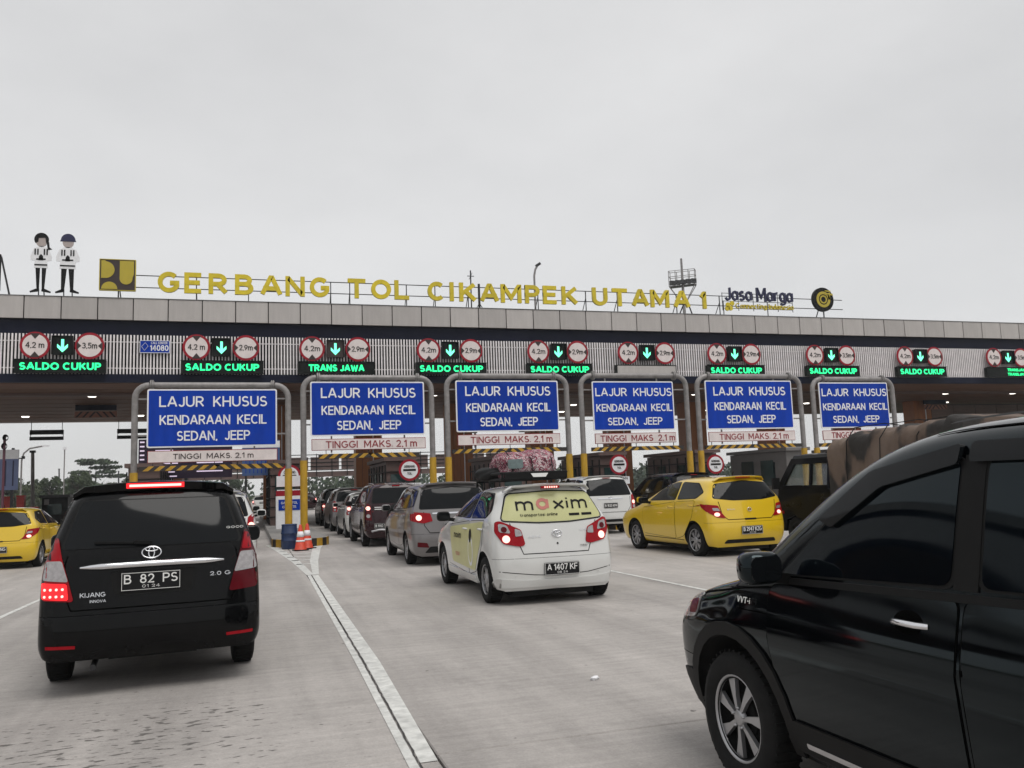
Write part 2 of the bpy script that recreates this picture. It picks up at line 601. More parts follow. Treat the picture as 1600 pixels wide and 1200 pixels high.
M['textnavy'] = mat('navy_letter_face', (0.012, 0.014, 0.06), 0.45, var=0.1, scale=3)
M['ledboard'] = mat('led_board_face', (0.008, 0.01, 0.009), 0.5, spec=0.15, var=0.3, scale=8)
M['ledgreen'] = mat('lit_green_led', (0.02, 0.95, 0.30), 0.5, es=1.05)
M['ledmint'] = mat('lit_pale_green_led', (0.16, 1.0, 0.55), 0.5, es=1.25)
M['lamp'] = mat('lit_ceiling_lamp', (1.0, 0.95, 0.85), 0.5, es=3.0)
M['barY'] = mat('yellow_bar_paint', (0.48, 0.27, 0.02), 0.5, var=0.3, scale=8)
M['barK'] = mat('black_bar_paint', (0.022, 0.016, 0.014), 0.55, var=0.3, scale=8)
M['kerb'] = mat('kerb_concrete', (0.27, 0.26, 0.25), 0.8, var=0.3, scale=5, bump=0.15)
M['clad'] = mat('orange_brown_cladding', (0.36, 0.12, 0.028), 0.5, var=0.25, scale=1.5, stretch=(3, 3, 0.2))
M['booth'] = mat('booth_grey_paint', (0.16, 0.15, 0.145), 0.55, var=0.15, scale=2)
M['boothbrown'] = mat('booth_brown_cladding', (0.13, 0.082, 0.072), 0.6, var=0.3, scale=2, stretch=(0.3, 0.3, 5))
M['glass_teal'] = mat('tinted_booth_glass', (0.02, 0.045, 0.045), 0.08, var=0.2, scale=1)
M['cone'] = mat('orange_cone_plastic', (0.62, 0.06, 0.025), 0.5, var=0.2, scale=9)
M['barrel'] = mat('blue_plastic', (0.01, 0.028, 0.09), 0.45, var=0.2, scale=6)
M['barrier'] = mat('red_barrier_plastic', (0.42, 0.025, 0.02), 0.5, var=0.25, scale=5)
M['purple'] = mat('dark_purple_display', (0.035, 0.014, 0.05), 0.5, var=0.2, scale=4)
M['lilac'] = mat('lit_display_rows', (0.85, 0.72, 0.9), 0.5, es=0.5)
M['skin'] = mat('printed_face', (0.42, 0.36, 0.34), 0.5, var=0.05, scale=5)
M['bark'] = mat('bark', (0.06, 0.048, 0.038), 0.9, var=0.4, scale=8, bump=0.4)
for i_, c_ in enumerate(((0.034, 0.058, 0.022), (0.045, 0.07, 0.026), (0.06, 0.078, 0.03), (0.03, 0.056, 0.034))):
    M['leaf%d' % i_] = mat('leaves_%s' % 'abcd'[i_], c_, 0.65, var=0.45, scale=0.8)

# ------------------------------------------------------------------ ground, road, markings
g = MB()
g.add([(-900, -400, -0.09), (1500, -400, -0.09), (1500, 2200, -0.09), (-900, 2200, -0.09)], [(0, 1, 2, 3)])
struct('ground', g, M['ground'])
g = MB()
g.box((9, 80, -0.065), (92, 200, 0.03))
road = struct('road', g, M['joint'])
g = MB()
g.box((9, 147, -0.025), (92, 66, 0.05))
far = part('far_carriageway', g, M['concrete'], road)
far['kind'] = 'structure'
xs = [-31.5, -27, -22.3, -17.6, -12.5, -7.9, -3.12, 1.0, 5.83, 10.6, 15.4, 20.2, 25.2, 30.4, 35.8, 41.2, 48, 55]
ys = [-20, -14.5, -9.2, -4.6, 0.1, 4.9, 9.75, 14.6, 19.6, 24.4, 29.4, 34.4, 39.4, 44.4, 49.4, 54.4, 59.4, 64.4, 74.2, 84, 93.8, 103.6, 114]
_slab = {}
for i in range(len(xs) - 1):
    for j in range(len(ys) - 1):
        if (i < 2 or i > 14) and j > 12:
            continue
        w, d = xs[i + 1] - xs[i] - 0.016, ys[j + 1] - ys[j] - 0.014
        key = (round(w, 3), round(d, 3))
        if key not in _slab:
            b_ = MB()
            a_, c_ = w / 2, d / 2
            e_ = 0.008
            vs = [(-a_, -c_, -0.05), (a_, -c_, -0.05), (a_, c_, -0.05), (-a_, c_, -0.05),
                  (-a_, -c_, -e_), (a_, -c_, -e_), (a_, c_, -e_), (-a_, c_, -e_),
                  (-a_ + e_, -c_ + e_, 0), (a_ - e_, -c_ + e_, 0), (a_ - e_, c_ - e_, 0), (-a_ + e_, c_ - e_, 0)]
            fs = [(0, 1, 5, 4), (1, 2, 6, 5), (2, 3, 7, 6), (3, 0, 4, 7), (4, 5, 9, 8), (5, 6, 10, 9), (6, 7, 11, 10), (7, 4, 8, 11), (8, 9, 10, 11)]
            b_.add(vs, fs)
            _slab[key] = b_.mesh('road_slab', M['concrete'])
        o = link('road_slab', _slab[key], road, ((xs[i] + xs[i + 1]) / 2, (ys[j] + ys[j + 1]) / 2, 0))
        o['kind'] = 'structure'


def strip(name, pts, m, z, parent=None):
    """ribbon of (left x, right x, y) rows lying at height z"""
    b_ = MB()
    for (a, b2, y), (c, d2, y2) in zip(pts[:-1], pts[1:]):
        n_ = max(1, int((y2 - y) / 0.35))
        for k in range(n_):
            t0, t1 = k / n_, (k + 1) / n_
            j0 = 0.0
            l0, r0_ = a + (c - a) * t0, b2 + (d2 - b2) * t0
            l1, r1_ = a + (c - a) * t1, b2 + (d2 - b2) * t1
            b_.add([(l0, y + (y2 - y) * t0, z), (r0_, y + (y2 - y) * t0, z), (r1_, y + (y2 - y) * t1, z), (l1, y + (y2 - y) * t1, z)], [(0, 1, 2, 3)])
    o = part(name, b_, m, parent)
    o['kind'] = 'structure'
    return o


# the divided line that runs to the island nose: narrow stripe, sealed joint, broad stripe
strip('lane_marking', [(0.80, 0.868, 3.0), (0.818, 0.871, 4.78), (0.880, 0.937, 7.7), (1.00, 1.064, 16.1)], M['paint_white'], 0.004)
strip('lane_marking', [(0.888, 0.985, 4.78), (0.960, 1.085, 7.65), (1.082, 1.19, 16.05)], M['paint_white'], 0.004)


def wobble(p0, p1, w, n_, seed, z=0.0045):
    rr = random.Random(seed)
    b_ = MB()
    pv = None
    for k in range(n_ + 1):
        t = k / n_
        x, y = p0[0] + (p1[0] - p0[0]) * t + rr.uniform(-0.006, 0.006), p0[1] + (p1[1] - p0[1]) * t
        ww = w * rr.uniform(0.55, 1.3)
        cur = ((x - ww / 2, y, z), (x + ww / 2, y, z))
        if pv:
            b_.add([pv[0], pv[1], cur[1], cur[0]], [(0, 1, 2, 3)])
        pv = cur
    return b_


o = part('sealed_joint', wobble((0.868, 3.9), (0.879, 4.78), 0.012, 10, 3, 0.008), M['joint'], road)
o['kind'] = 'structure'
o = part('sealed_joint', wobble((0.879, 4.78), (0.948, 7.68), 0.011, 40, 4, 0.008), M['joint'], road)
o['kind'] = 'structure'
o = part('sealed_joint', wobble((0.948, 7.68), (1.072, 16.1), 0.012, 80, 5, 0.008), M['joint'], road)
o['kind'] = 'structure'
strip('lane_marking', [(5.88, 5.98, 4.0), (5.79, 5.87, 10.7), (5.76, 5.84, 13.4), (5.75, 5.83, 18.0)], M['paint_white'], 0.004)
strip('lane_marking', [(-3.2, -3.08, 6.0), (-3.17, -3.09, 12.9), (-3.11, -3.04, 15.0), (-3.09, -3.02, 17.0)], M['paint_white'], 0.004)
strip('lane_marking', [(10.6, 10.72, 4.0), (10.75, 10.85, 18.0)], M['paint_white'], 0.004)
# ------------------------------------------------------------------ the toll canopy
D = 37.18
XL, XR = -62.0, 58.0
canopy = thing('toll_canopy', 'long grey and navy toll gate canopy with white vertical slats across all lanes', 'toll gate', (14, D, 0))


def cpart(name, mb, mats, **kw):
    me = mb.mesh(name, mats)
    me.transform(Matrix.Translation((-14, -D, 0)))
    return part(name, me, None, canopy, **kw)


PW = 1.33
b = MB().box((0, 0.03, 0), (PW - 0.035, 0.06, 0.905))
pm = b.mesh('fascia_panel', M['panel'])
bm = bmesh.new()
bm.from_mesh(pm)
bmesh.ops.bevel(bm, geom=bm.edges[:], offset=0.012, segments=1, affect='EDGES')
bm.to_mesh(pm)
bm.free()
for k in range(-40, 50):
    x = -8.548 + PW * (k + 0.5)
    rr = random.Random(k)
    link('fascia_panel', pm, canopy, (x - 14, rr.uniform(-0.006, 0.004), 9.2 + rr.uniform(-0.004, 0.004)), (rr.uniform(-0.006, 0.006), 0, rr.uniform(-0.004, 0.004)))
cpart('fascia_frame', MB().box(((XL + XR) / 2, D + 0.16, 9.2), (XR - XL, 0.16, 0.88)), M['black'])
cpart('roof_deck', MB().box(((XL + XR) / 2, 46.6, 9.35), (XR - XL, 18.5, 0.3)).box(((XL + XR) / 2, D + 0.12, 9.672), (XR - XL, 0.3, 0.02)), M['roof'])
cpart('upper_band', MB().box(((XL + XR) / 2, D + 0.31, 8.42), (XR - XL, 0.14, 0.66)), M['navy'])
cpart('slat_backing', MB().box(((XL + XR) / 2, D + 0.42, 7.3), (XR - XL, 0.08, 1.66)), M['void'])
cpart('slat_rail', MB().box(((XL + XR) / 2, D + 0.08, 7.86), (XR - XL, 0.03, 0.035)).box(((XL + XR) / 2, D + 0.08, 6.78), (XR - XL, 0.03, 0.035)), M['slat'])
cpart('lower_band', MB().box(((XL + XR) / 2, D + 0.12, 6.355), (XR - XL, 0.3, 0.33)), M['navy'])
cpart('rear_fascia', MB().box(((XL + XR) / 2, 55.9, 7.6), (XR - XL, 0.15, 2.85)), M['panel'])
sl = MB().box((0, 0, 0), (0.056, 0.07, 1.61)).mesh('slat', M['slat'])
nslat = 0
rest = MB()
x = -10.8
while x < 45.6:
    if nslat < 298:
        link('slat', sl, canopy, (x - 14, 0.02, 7.33))
    else:
        rest.box((x, D + 0.02, 7.33), (0.056, 0.07, 1.61))
    nslat += 1
    x += 0.126
x = -10.8 - 0.126
while x > XL:
    rest.box((x, D + 0.02, 7.33), (0.056, 0.07, 1.61))
    x -= 0.126
x = 45.6
while x < XR:
    rest.box((x, D + 0.02, 7.33), (0.056, 0.07, 1.61))
    x += 0.126
cpart('remaining_slats', rest, M['slat'], kind='stuff')
y = D + 0.3
k = 0
while y < 55.6:
    w = 1.1 if y < 40.5 else 0.92
    sb = MB()
    for q in range(8):
        xa = XL + (XR - XL) * q / 8
        xb = XL + (XR - XL) * (q + 1) / 8
        sb.box(((xa + xb) / 2, y + w / 2, 6.2 + 0.012 * (k % 2)), (xb - xa - 0.015, w - 0.03, 0.05))
    cpart('soffit_board', sb, M['soffit'])
    y += w
    k += 1
cpart('soffit_backing', MB().box(((XL + XR) / 2, 46.5, 6.3), (XR - XL, 18.2, 0.06)), M['void'])
cpart('ceiling_beam', MB().box(((XL + XR) / 2, 40.9, 6.12), (XR - XL, 0.4, 0.13)), M['boothbrown'])
lm = MB().lathe([(0, 0.0), (0, 0.16), (0.03, 0.19), (0.06, 0.19)], 16, lambda a, u, v: (u, v, a), 0).mesh('ceiling_light', M['lamp'])
for X in (-12.6, -6.8, -1.0, 3.9, 8.9, 13.7, 18.6, 23.7, 29.2, 35.0, 41.07, 46.38):
    for Y in (42.0, 47.5, 52.0):
        o = link('ceiling_light', lm, canopy, (X - 14 + (0.9 if Y > 50 else 0), Y - D, 6.135))
IX = [-14.6, -9.5, -4.0, 1.4, 6.2, 11.3, 16.15, 21.1, 26.2, 31.8, 37.6, 43.4]
for X in IX[2:]:
    cb = MB()
    for q in range(4):
        cb.box((X - 0.54 + 0.36 * q, 47.0, 3.15), (0.34, 1.0, 6.1))
    cb.box((X, 47.0, 3.15), (1.3, 0.9, 6.08), 1)
    cb.box((X + 0.22, 46.47, 3.1), (0.05, 0.05, 6.0), 2)
    cpart('column', cb, [M['clad'], M['logobrown'], M['signwhite']])

# ------------------------------------------------------------------ lane signals on the slats
LANES = [(-7.07, 'SALDO CUKUP', '3,5m', 'at the far left end of the canopy'),
         (-1.12, 'SALDO CUKUP', '2,9m', 'above the first blue lane sign from the left'),
         (3.54, 'TRANS JAWA', '2,9m', 'above the second blue lane sign from the left'),
         (8.62, 'SALDO CUKUP', '2,9m', 'above the third blue lane sign from the left'),
         (13.80, 'SALDO CUKUP', '2,9m', 'left of the unlit grey board'),
         (18.36, None, '2,9m', 'above the unlit grey board'),
         (23.19, 'SALDO CUKUP', '2,9m', 'above the fifth blue lane sign from the left'),
         (28.92, 'SALDO CUKUP', '3,5m', 'above the rightmost blue lane sign'),
         (34.61, 'SALDO CUKUP', '3,5m', 'right of all the blue lane signs'),
         (40.66, 'TRANSJAWA\nTRANSJAWA', '3,5m', 'at the right end of the canopy')]


def limit_sign(X, txt, horiz, where):
    k = 'side' if horiz else 'top and bottom'
    t = thing('limit_sign', 'round red ringed %s limit sign %s' % (txt.replace(',', '.').replace(' m', 'm'), where), 'road sign', (X, D - 0.28, 7.62), 0, 'round width and height limit signs on the canopy')
    ro = 0.54
    part('ring', MB().prism(circ(ro), XZ(), (0, 0.035, 0)), M['red'], t)
    part('face', MB().prism(circ(ro * 0.82), XZ(-0.006), (0, 0.02, 0)), M['signpink'], t)
    for s in (1, -1):
        if horiz:
            poly = [(s * ro * 0.86, ro * 0.30), (s * ro * 0.86, -ro * 0.30), (s * ro * 0.56, 0)]
        else:
            poly = [(ro * 0.34, s * ro * 0.88), (-ro * 0.34, s * ro * 0.88), (0, s * ro * 0.46)]
        part('wedge', MB().prism(poly, XZ(-0.012), (0, 0.012, 0)), M['logobrown'], t)
    lettering(txt, 0.23, M['black'], t, (0, -0.012, -0.105), width=0.54 if horiz else 0.66)
    part('bracket', MB().bar((0, 0.03, 0.3), (0, 0.32, 0.3), 0.05).bar((0, 0.03, -0.3), (0, 0.32, -0.3), 0.05), M['darksteel'], t)


ordinal = ['first', 'second', 'third', 'fourth', 'fifth', 'sixth', 'seventh', 'eighth', 'ninth', 'tenth']
for i, (X, txt, wtxt, where) in enumerate(LANES):
    limit_sign(X - 0.98, '4,2 m' if i < 2 else '4,2m', False, where)
    limit_sign(X + 0.97, wtxt, True, where)
    brown = (i == 2)
    t = thing('lane_signal', 'green down arrow lane signal %s' % where, 'lane signal', (X, D - 0.3, 7.62), 0, 'green arrow lane signals on the canopy')
    part('case', MB().box((0, 0.08, 0), (0.72, 0.16, 0.72)), M['logobrown'] if brown else M['ledboard'], t)
    part('hood', MB().box((0, -0.05, 0.37), (0.76, 0.12, 0.02)).box((-0.37, -0.05, 0), (0.02, 0.12, 0.72)).box((0.37, -0.05, 0), (0.02, 0.12, 0.72)), M['black'], t)
    ar = [(-0.05, 0.25), (0.05, 0.25), (0.05, -0.08), (0.19, 0.06), (0.19, -0.07), (0, -0.27), (-0.19, -0.07), (-0.19, 0.06), (-0.05, -0.08)]
    part('arrow', MB().prism(ar, XZ(-0.012), (0, 0.01, 0)), M['ledmint'], t)
    xb = X + (0.05 if i else -0.05)
    if txt is None:
        t = thing('message_board', 'unlit pale grey message board in a dark frame on the slats', 'led board', (X - 0.05, D - 0.3, 6.8), 0, 'message boards on the canopy')
        part('case', MB().box((0, 0.1, 0), (3.2, 0.2, 0.46)), M['ledboard'], t)
        part('screen', MB().box((0, -0.008, 0), (3.08, 0.012, 0.36)), M['panel'], t)
        continue
    two = '\n' in txt
    lab = 'led board lit with two small green lines reading TRANSJAWA' if two else 'green lit led board reading %s, %s' % (txt, where)
    t = thing('message_board', lab, 'led board', (xb, D - 0.3, 6.79), 0, 'message boards on the canopy')
    part('case', MB().box((0, 0.1, 0), (3.25, 0.2, 0.52)), M['ledboard'], t)
    part('rim', MB().box((0, -0.02, 0.27), (3.29, 0.06, 0.02)).box((0, -0.02, -0.27), (3.29, 0.06, 0.02)), M['black'], t)
    if two:
        lettering('TRANSJAWA', 0.16, M['ledgreen'], t, (0.55, -0.01, 0.045), bold=0.02, width=1.5)
        lettering('TRANSJAWA', 0.16, M['ledgreen'], t, (0.55, -0.01, -0.2), bold=0.02, width=1.5)
    else:
        lettering(txt, 0.29, M['ledgreen'], t, (0, -0.01, -0.145), bold=0.035, width=2.9 if 'SALDO' in txt else 2.35)

t = thing('call_centre_sign', 'small blue sign reading 14080 with a white phone outline, on the slats', 'sign', (-3.71, D - 0.12, 7.645), 0)
part('panel', MB().box((0, 0.02, 0), (1.14, 0.04, 0.52)), M['signblue'], t)
part('border', MB().box((0, -0.004, 0.25), (1.14, 0.008, 0.02)).box((0, -0.004, -0.25), (1.14, 0.008, 0.02)).box((0.56, -0.004, 0), (0.02, 0.008, 0.5)).box((-0.56, -0.004, 0), (0.02, 0.008, 0.5)), M['signwhite'], t)
lettering('14080', 0.24, M['signwhite'], t, (0.17, -0.006, -0.17), bold=0.012, width=0.7)
lettering('CALL CENTER', 0.1, M['signwhite'], t, (0.17, -0.006, 0.11), width=0.62)
fr = MB()
ph = [(-0.5, 0.0), (-0.36, 0.17), (-0.25, 0.02), (-0.39, -0.16)]
for q in range(4):
    a_, c_ = ph[q], ph[(q + 1) % 4]
    fr.bar((a_[0], -0.006, a_[1]), (c_[0], -0.006, c_[1]), 0.025, 0.01)
part('phone_outline', fr, M['signwhite'], t)

# ------------------------------------------------------------------ signs on the roof
YR = 38.18
t = thing('gate_name_sign', 'yellow raised letters reading GERBANG TOL CIKAMPEK UTAMA 1 on a roof frame', 'roof sign', (9, YR, 9.65))
for ch, X in zip('GERBANGTOLCIKAMPEKUTAMA1', (-3.73, -2.68, -1.7, -0.62, 0.45, 1.51, 2.57, 4.24, 5.3, 6.36, 7.92, 8.96, 9.42, 10.44, 11.46, 12.68, 13.6, 14.56, 16.18, 17.25, 18.32, 19.35, 20.65, 22.2)):
    wd = {'I': 0.2, '1': 0.28, 'M': 1.04, 'A': 0.92, 'N': 0.84, 'G': 0.84, 'O': 0.9, 'C': 0.8, 'U': 0.8, 'T': 0.8, 'K': 0.84, 'L': 0.68, 'E': 0.68, 'P': 0.74}.get(ch, 0.78)
    lettering(ch, 0.9, M['yellow'], t, (X - 9, -0.03, 0.52), name='letter', bold=0.035, ext=0.07, width=wd, align='LEFT')
rl = MB()
for z in (0.74, 1.26):
    rl.bar((-4.95 - 9, 0.12, z), (31.0 - 9, 0.12, z), 0.035)
part('rail', rl, M['darksteel'], t)
for X in (-2.2, -0.05, 3.5, 4.35, 6.95, 8.3, 9.9, 13.4, 15.9, 17.6, 20.9, 23.4):
    part('support_post', MB().bar((X - 9, 0.14, 0), (X - 9, 0.14, 1.28), 0.04).bar((X - 9, 0.9, 0), (X - 9, 0.16, 0.9), 0.03), M['darksteel'], t)
part('brace', MB().bar((20.95 - 9, 0.2, 0), (21.5 - 9, 0.2, 1.1), 0.05).bar((21.9 - 9, 0.2, 0), (21.5 - 9, 0.2, 1.1), 0.05), M['darksteel'], t)

t = thing('ministry_emblem_sign', 'square mustard and dark brown emblem board left of the yellow roof letters', 'roof sign', (-5.31, YR, 9.65))
part('board', MB().box((0, 0.06, 1.22), (1.36, 0.1, 1.3)), M['logobrown'], t)
lg = MB()
f = XZ(-0.012, -0.68, 0.57)
lg.prism([(0.05, 1.26), (0.05, 0.5)] + circ(0.36, 20, 0.2, 0.86, None, -1.35, 1.45)[0:] + [(0.2, 1.26)], f, (0, 0.02, 0))
lg.prism([(0.76, 1.26), (0.76, 0.5)] + circ(0.25, 16, 1.01, 0.5, None, PI, 2 * PI) + [(1.26, 0.55), (1.31, 0.7), (1.31, 1.26)], f, (0, 0.02, 0))
lg.prism(circ(0.31, 18, 0.37, 0.04, None, 0, PI), f, (0, 0.02, 0))
part('emblem_shape', lg, M['logoyellow'], t)
part('edge_trim', MB().box((0, 0.05, 1.88), (1.4, 0.13, 0.03)).box((0, 0.05, 0.56), (1.4, 0.13, 0.03)).box((-0.69, 0.05, 1.22), (0.03, 0.13, 1.3)).box((0.69, 0.05, 1.22), (0.03, 0.13, 1.3)), M['logoyellow'], t)
part('support_post', MB().bar((0.03, 0.1, 0), (0.03, 0.1, 0.6), 0.05).bar((0.12, 0.5, 0), (0.08, 0.12, 0.6), 0.04), M['darksteel'], t)

t = thing('operator_sign', 'dark blue roof letters over small yellow ones, right of the big yellow letters', 'roof sign', (25.7, YR, 9.65))
lettering('Jasa Marga', 0.74, M['textnavy'], t, (0, -0.02, 1.0), bold=0.0, ext=0.05, width=4.1)
lettering('Connecting Indonesia', 0.28, M['yellow'], t, (0.3, -0.02, 0.6), bold=0.0, ext=0.04, width=3.5)
em = MB()
for q, (u, v) in enumerate(((-1.9, 0.78), (-1.75, 0.6), (-1.65, 0.86), (-1.95, 0.58))):
    em.prism(circ(0.13, 10, u, v), XZ(-0.04), (0, 0.06, 0))
part('emblem_shape', em, M['yellow'], t)
fr = MB()
for z in (0.62, 1.0, 1.42):
    fr.bar((-2.15, 0.1, z), (2.1, 0.1, z), 0.025)
for X in (-2.15, -1.2, -0.3, 0.55, 1.2, 2.1):
    fr.bar((X, 0.1, 0.5), (X, 0.1, 1.45), 0.025)
for X in (-2.1, 0.55):
    fr.bar((X, 0.1, 0), (X, 0.1, 1.0), 0.035)
part('frame', fr, M['darksteel'], t)

t = thing('round_logo_sign', 'round black disc with a yellow swirl logo at the right end of the roof letters', 'roof sign', (29.7, YR, 9.65))
cz = 1.24
part('disc', MB().prism(circ(0.66, 40), XZ(-0.02, 0, cz), (0, 0.16, 0)), M['black'], t)
yl = MB()
f = XZ(-0.035, 0, cz)


def annul(b_, r0, r1, a0, a1, f_, d_, n=28, c0=(0, 0), c1=(0, 0)):
    for q in range(n):
        t0, t1 = a0 + (a1 - a0) * q / n, a0 + (a1 - a0) * (q + 1) / n
        b_.prism([(c0[0] + r0 * math.cos(t0), c0[1] + r0 * math.sin(t0)), (c1[0] + r1 * math.cos(t0), c1[1] + r1 * math.sin(t0)),
                  (c1[0] + r1 * math.cos(t1), c1[1] + r1 * math.sin(t1)), (c0[0] + r0 * math.cos(t1), c0[1] + r0 * math.sin(t1))], f_, d_)


annul(yl, 0.29, 0.44, R(45), R(400), f, (0, 0.02, 0), 36)
annul(yl, 0.15, 0.23, 0, 2 * PI, f, (0, 0.02, 0), 24)
yl.prism([(0.3, 0.0), (0.44, 0.0), (0.44, 0.42), (0.3, 0.3)], f, (0, 0.02, 0))
yl.prism([(0.05, 0.38), (0.12, 0.32), (0.62, 0.22), (0.6, 0.33)], XZ(-0.045, 0, cz), (0, 0.02, 0))
yl.prism([(0.1, 0.5), (0.17, 0.44), (0.5, 0.42), (0.47, 0.5)], XZ(-0.045, 0, cz), (0, 0.02, 0))
part('swirl', yl, M['logoyellow'], t)
part('support_post', MB().bar((0.05, 0.1, 0), (0.05, 0.1, 0.65), 0.05).bar((-0.55, 0.1, 0), (-0.25, 0.1, 0.75), 0.04), M['darksteel'], t)


def cutout(X, man):
    lab = 'flat cut out figure of a toll officer in a navy cap, on the roof' if man else 'flat cut out figure of a toll officer with long dark hair, on the roof'
    t_ = thing('cutout_figure', lab, 'cut out figure', (X, YR, 9.65), 0, 'flat officer figures on the canopy roof')
    k = 1.0
    f0, f1, f2 = XZ(0), XZ(-0.02), XZ(-0.035)
    d_ = (0, 0.03, 0)
    sp = 0.13 if man else 0.07
    lg_ = MB()
    for s in (-1, 1):
        wl = 0.1 if man else 0.07
        lg_.prism([(s * 0.03, 1.42), (s * (0.24 if man else 0.2), 1.42), (s * (sp + wl), 0.5), (s * (sp - 0.02), 0.5)][::s], f0, d_)
        lg_.prism([(s * (sp - 0.03), 0.5), (s * (sp - 0.03), 0.42), (s * (sp + 0.3), 0.36), (s * (sp + 0.32), 0.42), (s * (sp + 0.1), 0.53)][::s], f0, d_)
    part('legs', lg_, M['black'], t_)
    w_ = 0.3 if man else 0.25
    part('shirt', MB().prism([(-w_, 1.4), (w_, 1.4), (w_ - 0.02, 1.7), (w_ + 0.13, 1.72), (w_ + 0.14, 1.9), (w_ + 0.02, 2.2), (0.1, 2.32), (-0.1, 2.32), (-w_ - 0.02, 2.2), (-w_ - 0.14, 1.9), (-w_ - 0.13, 1.72), (-w_ + 0.02, 1.7)], f1, (0, 0.05, 0)), M['signwhite'], t_)
    st = MB()
    for z, ww in ((1.5, 0.5), (1.74, 0.36)):
        st.prism([(-w_ * ww * 1.9, z), (w_ * ww * 1.9, z), (w_ * ww * 1.9, z + 0.055), (-w_ * ww * 1.9, z + 0.055)], f2, (0, 0.01, 0))
    for u in (-0.22, -0.12, 0.12, 0.22):
        st.prism([(u - 0.025, 1.95), (u + 0.025, 1.95), (u + 0.025, 2.2), (u - 0.025, 2.2)], f2, (0, 0.01, 0))
    st.prism([(-0.09, 1.72), (0.09, 1.72), (0.07, 1.9), (0, 1.98), (-0.07, 1.9)], f2, (0, 0.01, 0))
    part('stripe', st, M['black'], t_)
    part('face', MB().prism(circ(0.21, 20, 0, 2.52, 0.24), f1, (0, 0.04, 0)), M['skin'], t_)
    if man:
        part('cap', MB().prism(circ(0.27, 16, 0, 2.62, 0.27, 0.05, PI - 0.05) + [(-0.3, 2.56), (0.3, 2.56)], f2, (0, 0.06, 0)), M['textnavy'], t_)
    else:
        part('hair', MB().prism(circ(0.27, 16, 0, 2.6, 0.28, -0.25, PI + 0.6) + [(-0.12, 2.5), (-0.1, 2.66), (0.14, 2.68), (0.18, 2.45)], f2, (0, 0.06, 0)).prism([(0.18, 2.55), (0.28, 2.5), (0.3, 2.28), (0.4, 2.2), (0.24, 2.16)], f2, (0, 0.06, 0)), M['black'], t_)
    part('support_strut', MB().bar((-sp, 0.08, 0), (-sp, 0.05, 0.55), 0.04).bar((sp, 0.5, 0), (sp, 0.05, 1.3), 0.04), M['darksteel'], t_)


cutout(-7.21, True)
cutout(-8.2, False)
t = thing('billboard_back', 'black panel back of a roof billboard with a raking brace, at the left edge', 'billboard', (-10.6, YR, 9.65))
part('panel', MB().box((0, 0, 1.15), (1.9, 0.1, 1.5)), M['black'], t)
part('brace', MB().bar((0.85, 0.1, 0), (0.85, 0.1, 1.9), 0.07).bar((1.28, 0.3, 0), (0.92, 0.12, 1.85), 0.06).bar((-0.8, 0.1, 0), (-0.8, 0.1, 1.9), 0.07), M['darksteel'], t)
t = thing('roof_mast', 'short thick dark stub mast behind the letter K on the roof', 'mast', (10.73, YR + 1.2, 9.5))
part('pole', MB().tube([(0, 0, 0), (0, 0, 1.85)], 0.06), M['darksteel'], t)
part('strut', MB().bar((-0.5, 0, 0), (0, 0, 0.9), 0.03).bar((0.55, 0, 0), (0, 0, 0.9), 0.03), M['darksteel'], t)

# masts that stand on the ground behind the canopy
t = thing('light_tower', 'floodlight tower with a slanted railed cage, behind the letter A', 'light tower', (38.95, 70, 0))
part('pole', MB().tube([(0, 0, 0), (0, 0, 22.2)], 0.17, 10, rr=[0.3, 0.1]), M['steel'], t)
cg = MB()
A0, A1 = Vector((-1.75, -0.6, 19.3)), Vector((1.55, 0.4, 19.95))
back = Vector((0.75, 1.1, 0.15))
P = [A0, A1, A1 + back, A0 + back]
for z in (0, 0.45, 0.9, 1.45):
    for q in range(4):
        if z in (0.45,) and q in (1, 3):
            continue
        cg.bar(P[q] + Vector((0, 0, z)), P[(q + 1) % 4] + Vector((0, 0, z)), 0.05)
for q in range(5):
    for s in (0, 1):
        p = A0 + (A1 - A0) * q / 4 + back * s
        cg.bar(p, p + Vector((0, 0, 1.45)), 0.05)
cg.bar(A0, Vector((0, 0, 17.6)), 0.06)
cg.bar(A1, Vector((0, 0, 17.6)), 0.06)
cg.bar(P[2], Vector((0, 0, 17.6)), 0.06)
cg.bar(P[3], Vector((0, 0, 17.6)), 0.06)
part('cage', cg, M['steel'], t)
part('cage_floor', MB().prism([(0, 0), (1, 0), (1, 1), (0, 1)], lambda u, v: A0 + (A1 - A0) * u + back * v, (0, 0, -0.08)), M['darksteel'], t)
for q in range(5):
    p = A0 + (A1 - A0) * (q + 0.5) / 5
    part('floodlight', MB().box(p + Vector((0, -0.2, 0.25)), (0.5, 0.3, 0.4)), M['darksteel'], t)
t = thing('camera_mast', 'slim mast with a bent top and a small lamp, above the letter P', 'mast', (20.75, 60, 0))
part('pole', MB().tube([(0, 0, 0), (0, 0, 17.3), (0.1, 0, 17.8), (0.3, 0, 18.15)], 0.08), M['steel'], t)
part('lamp_head', MB().box((0.35, 0, 18.2), (0.4, 0.25, 0.2), 0, Matrix.Rotation(-0.6, 3, 'Y')), M['darksteel'], t)
t = thing('antenna_mast', 'thin antenna mast with a small crossbar, above the letter I', 'mast', (18.36, 70, 0))
part('pole', MB().tube([(0, 0, 0), (0, 0, 20.2)], 0.06), M['darksteel'], t)
part('crossbar', MB().bar((-0.3, 0, 19.7), (0.3, 0, 19.7), 0.06).bar((-0.15, 0, 19.4), (0.15, 0, 20.0), 0.04), M['darksteel'], t)

# ------------------------------------------------------------------ portal frames with the lane signs
YP = 29.0
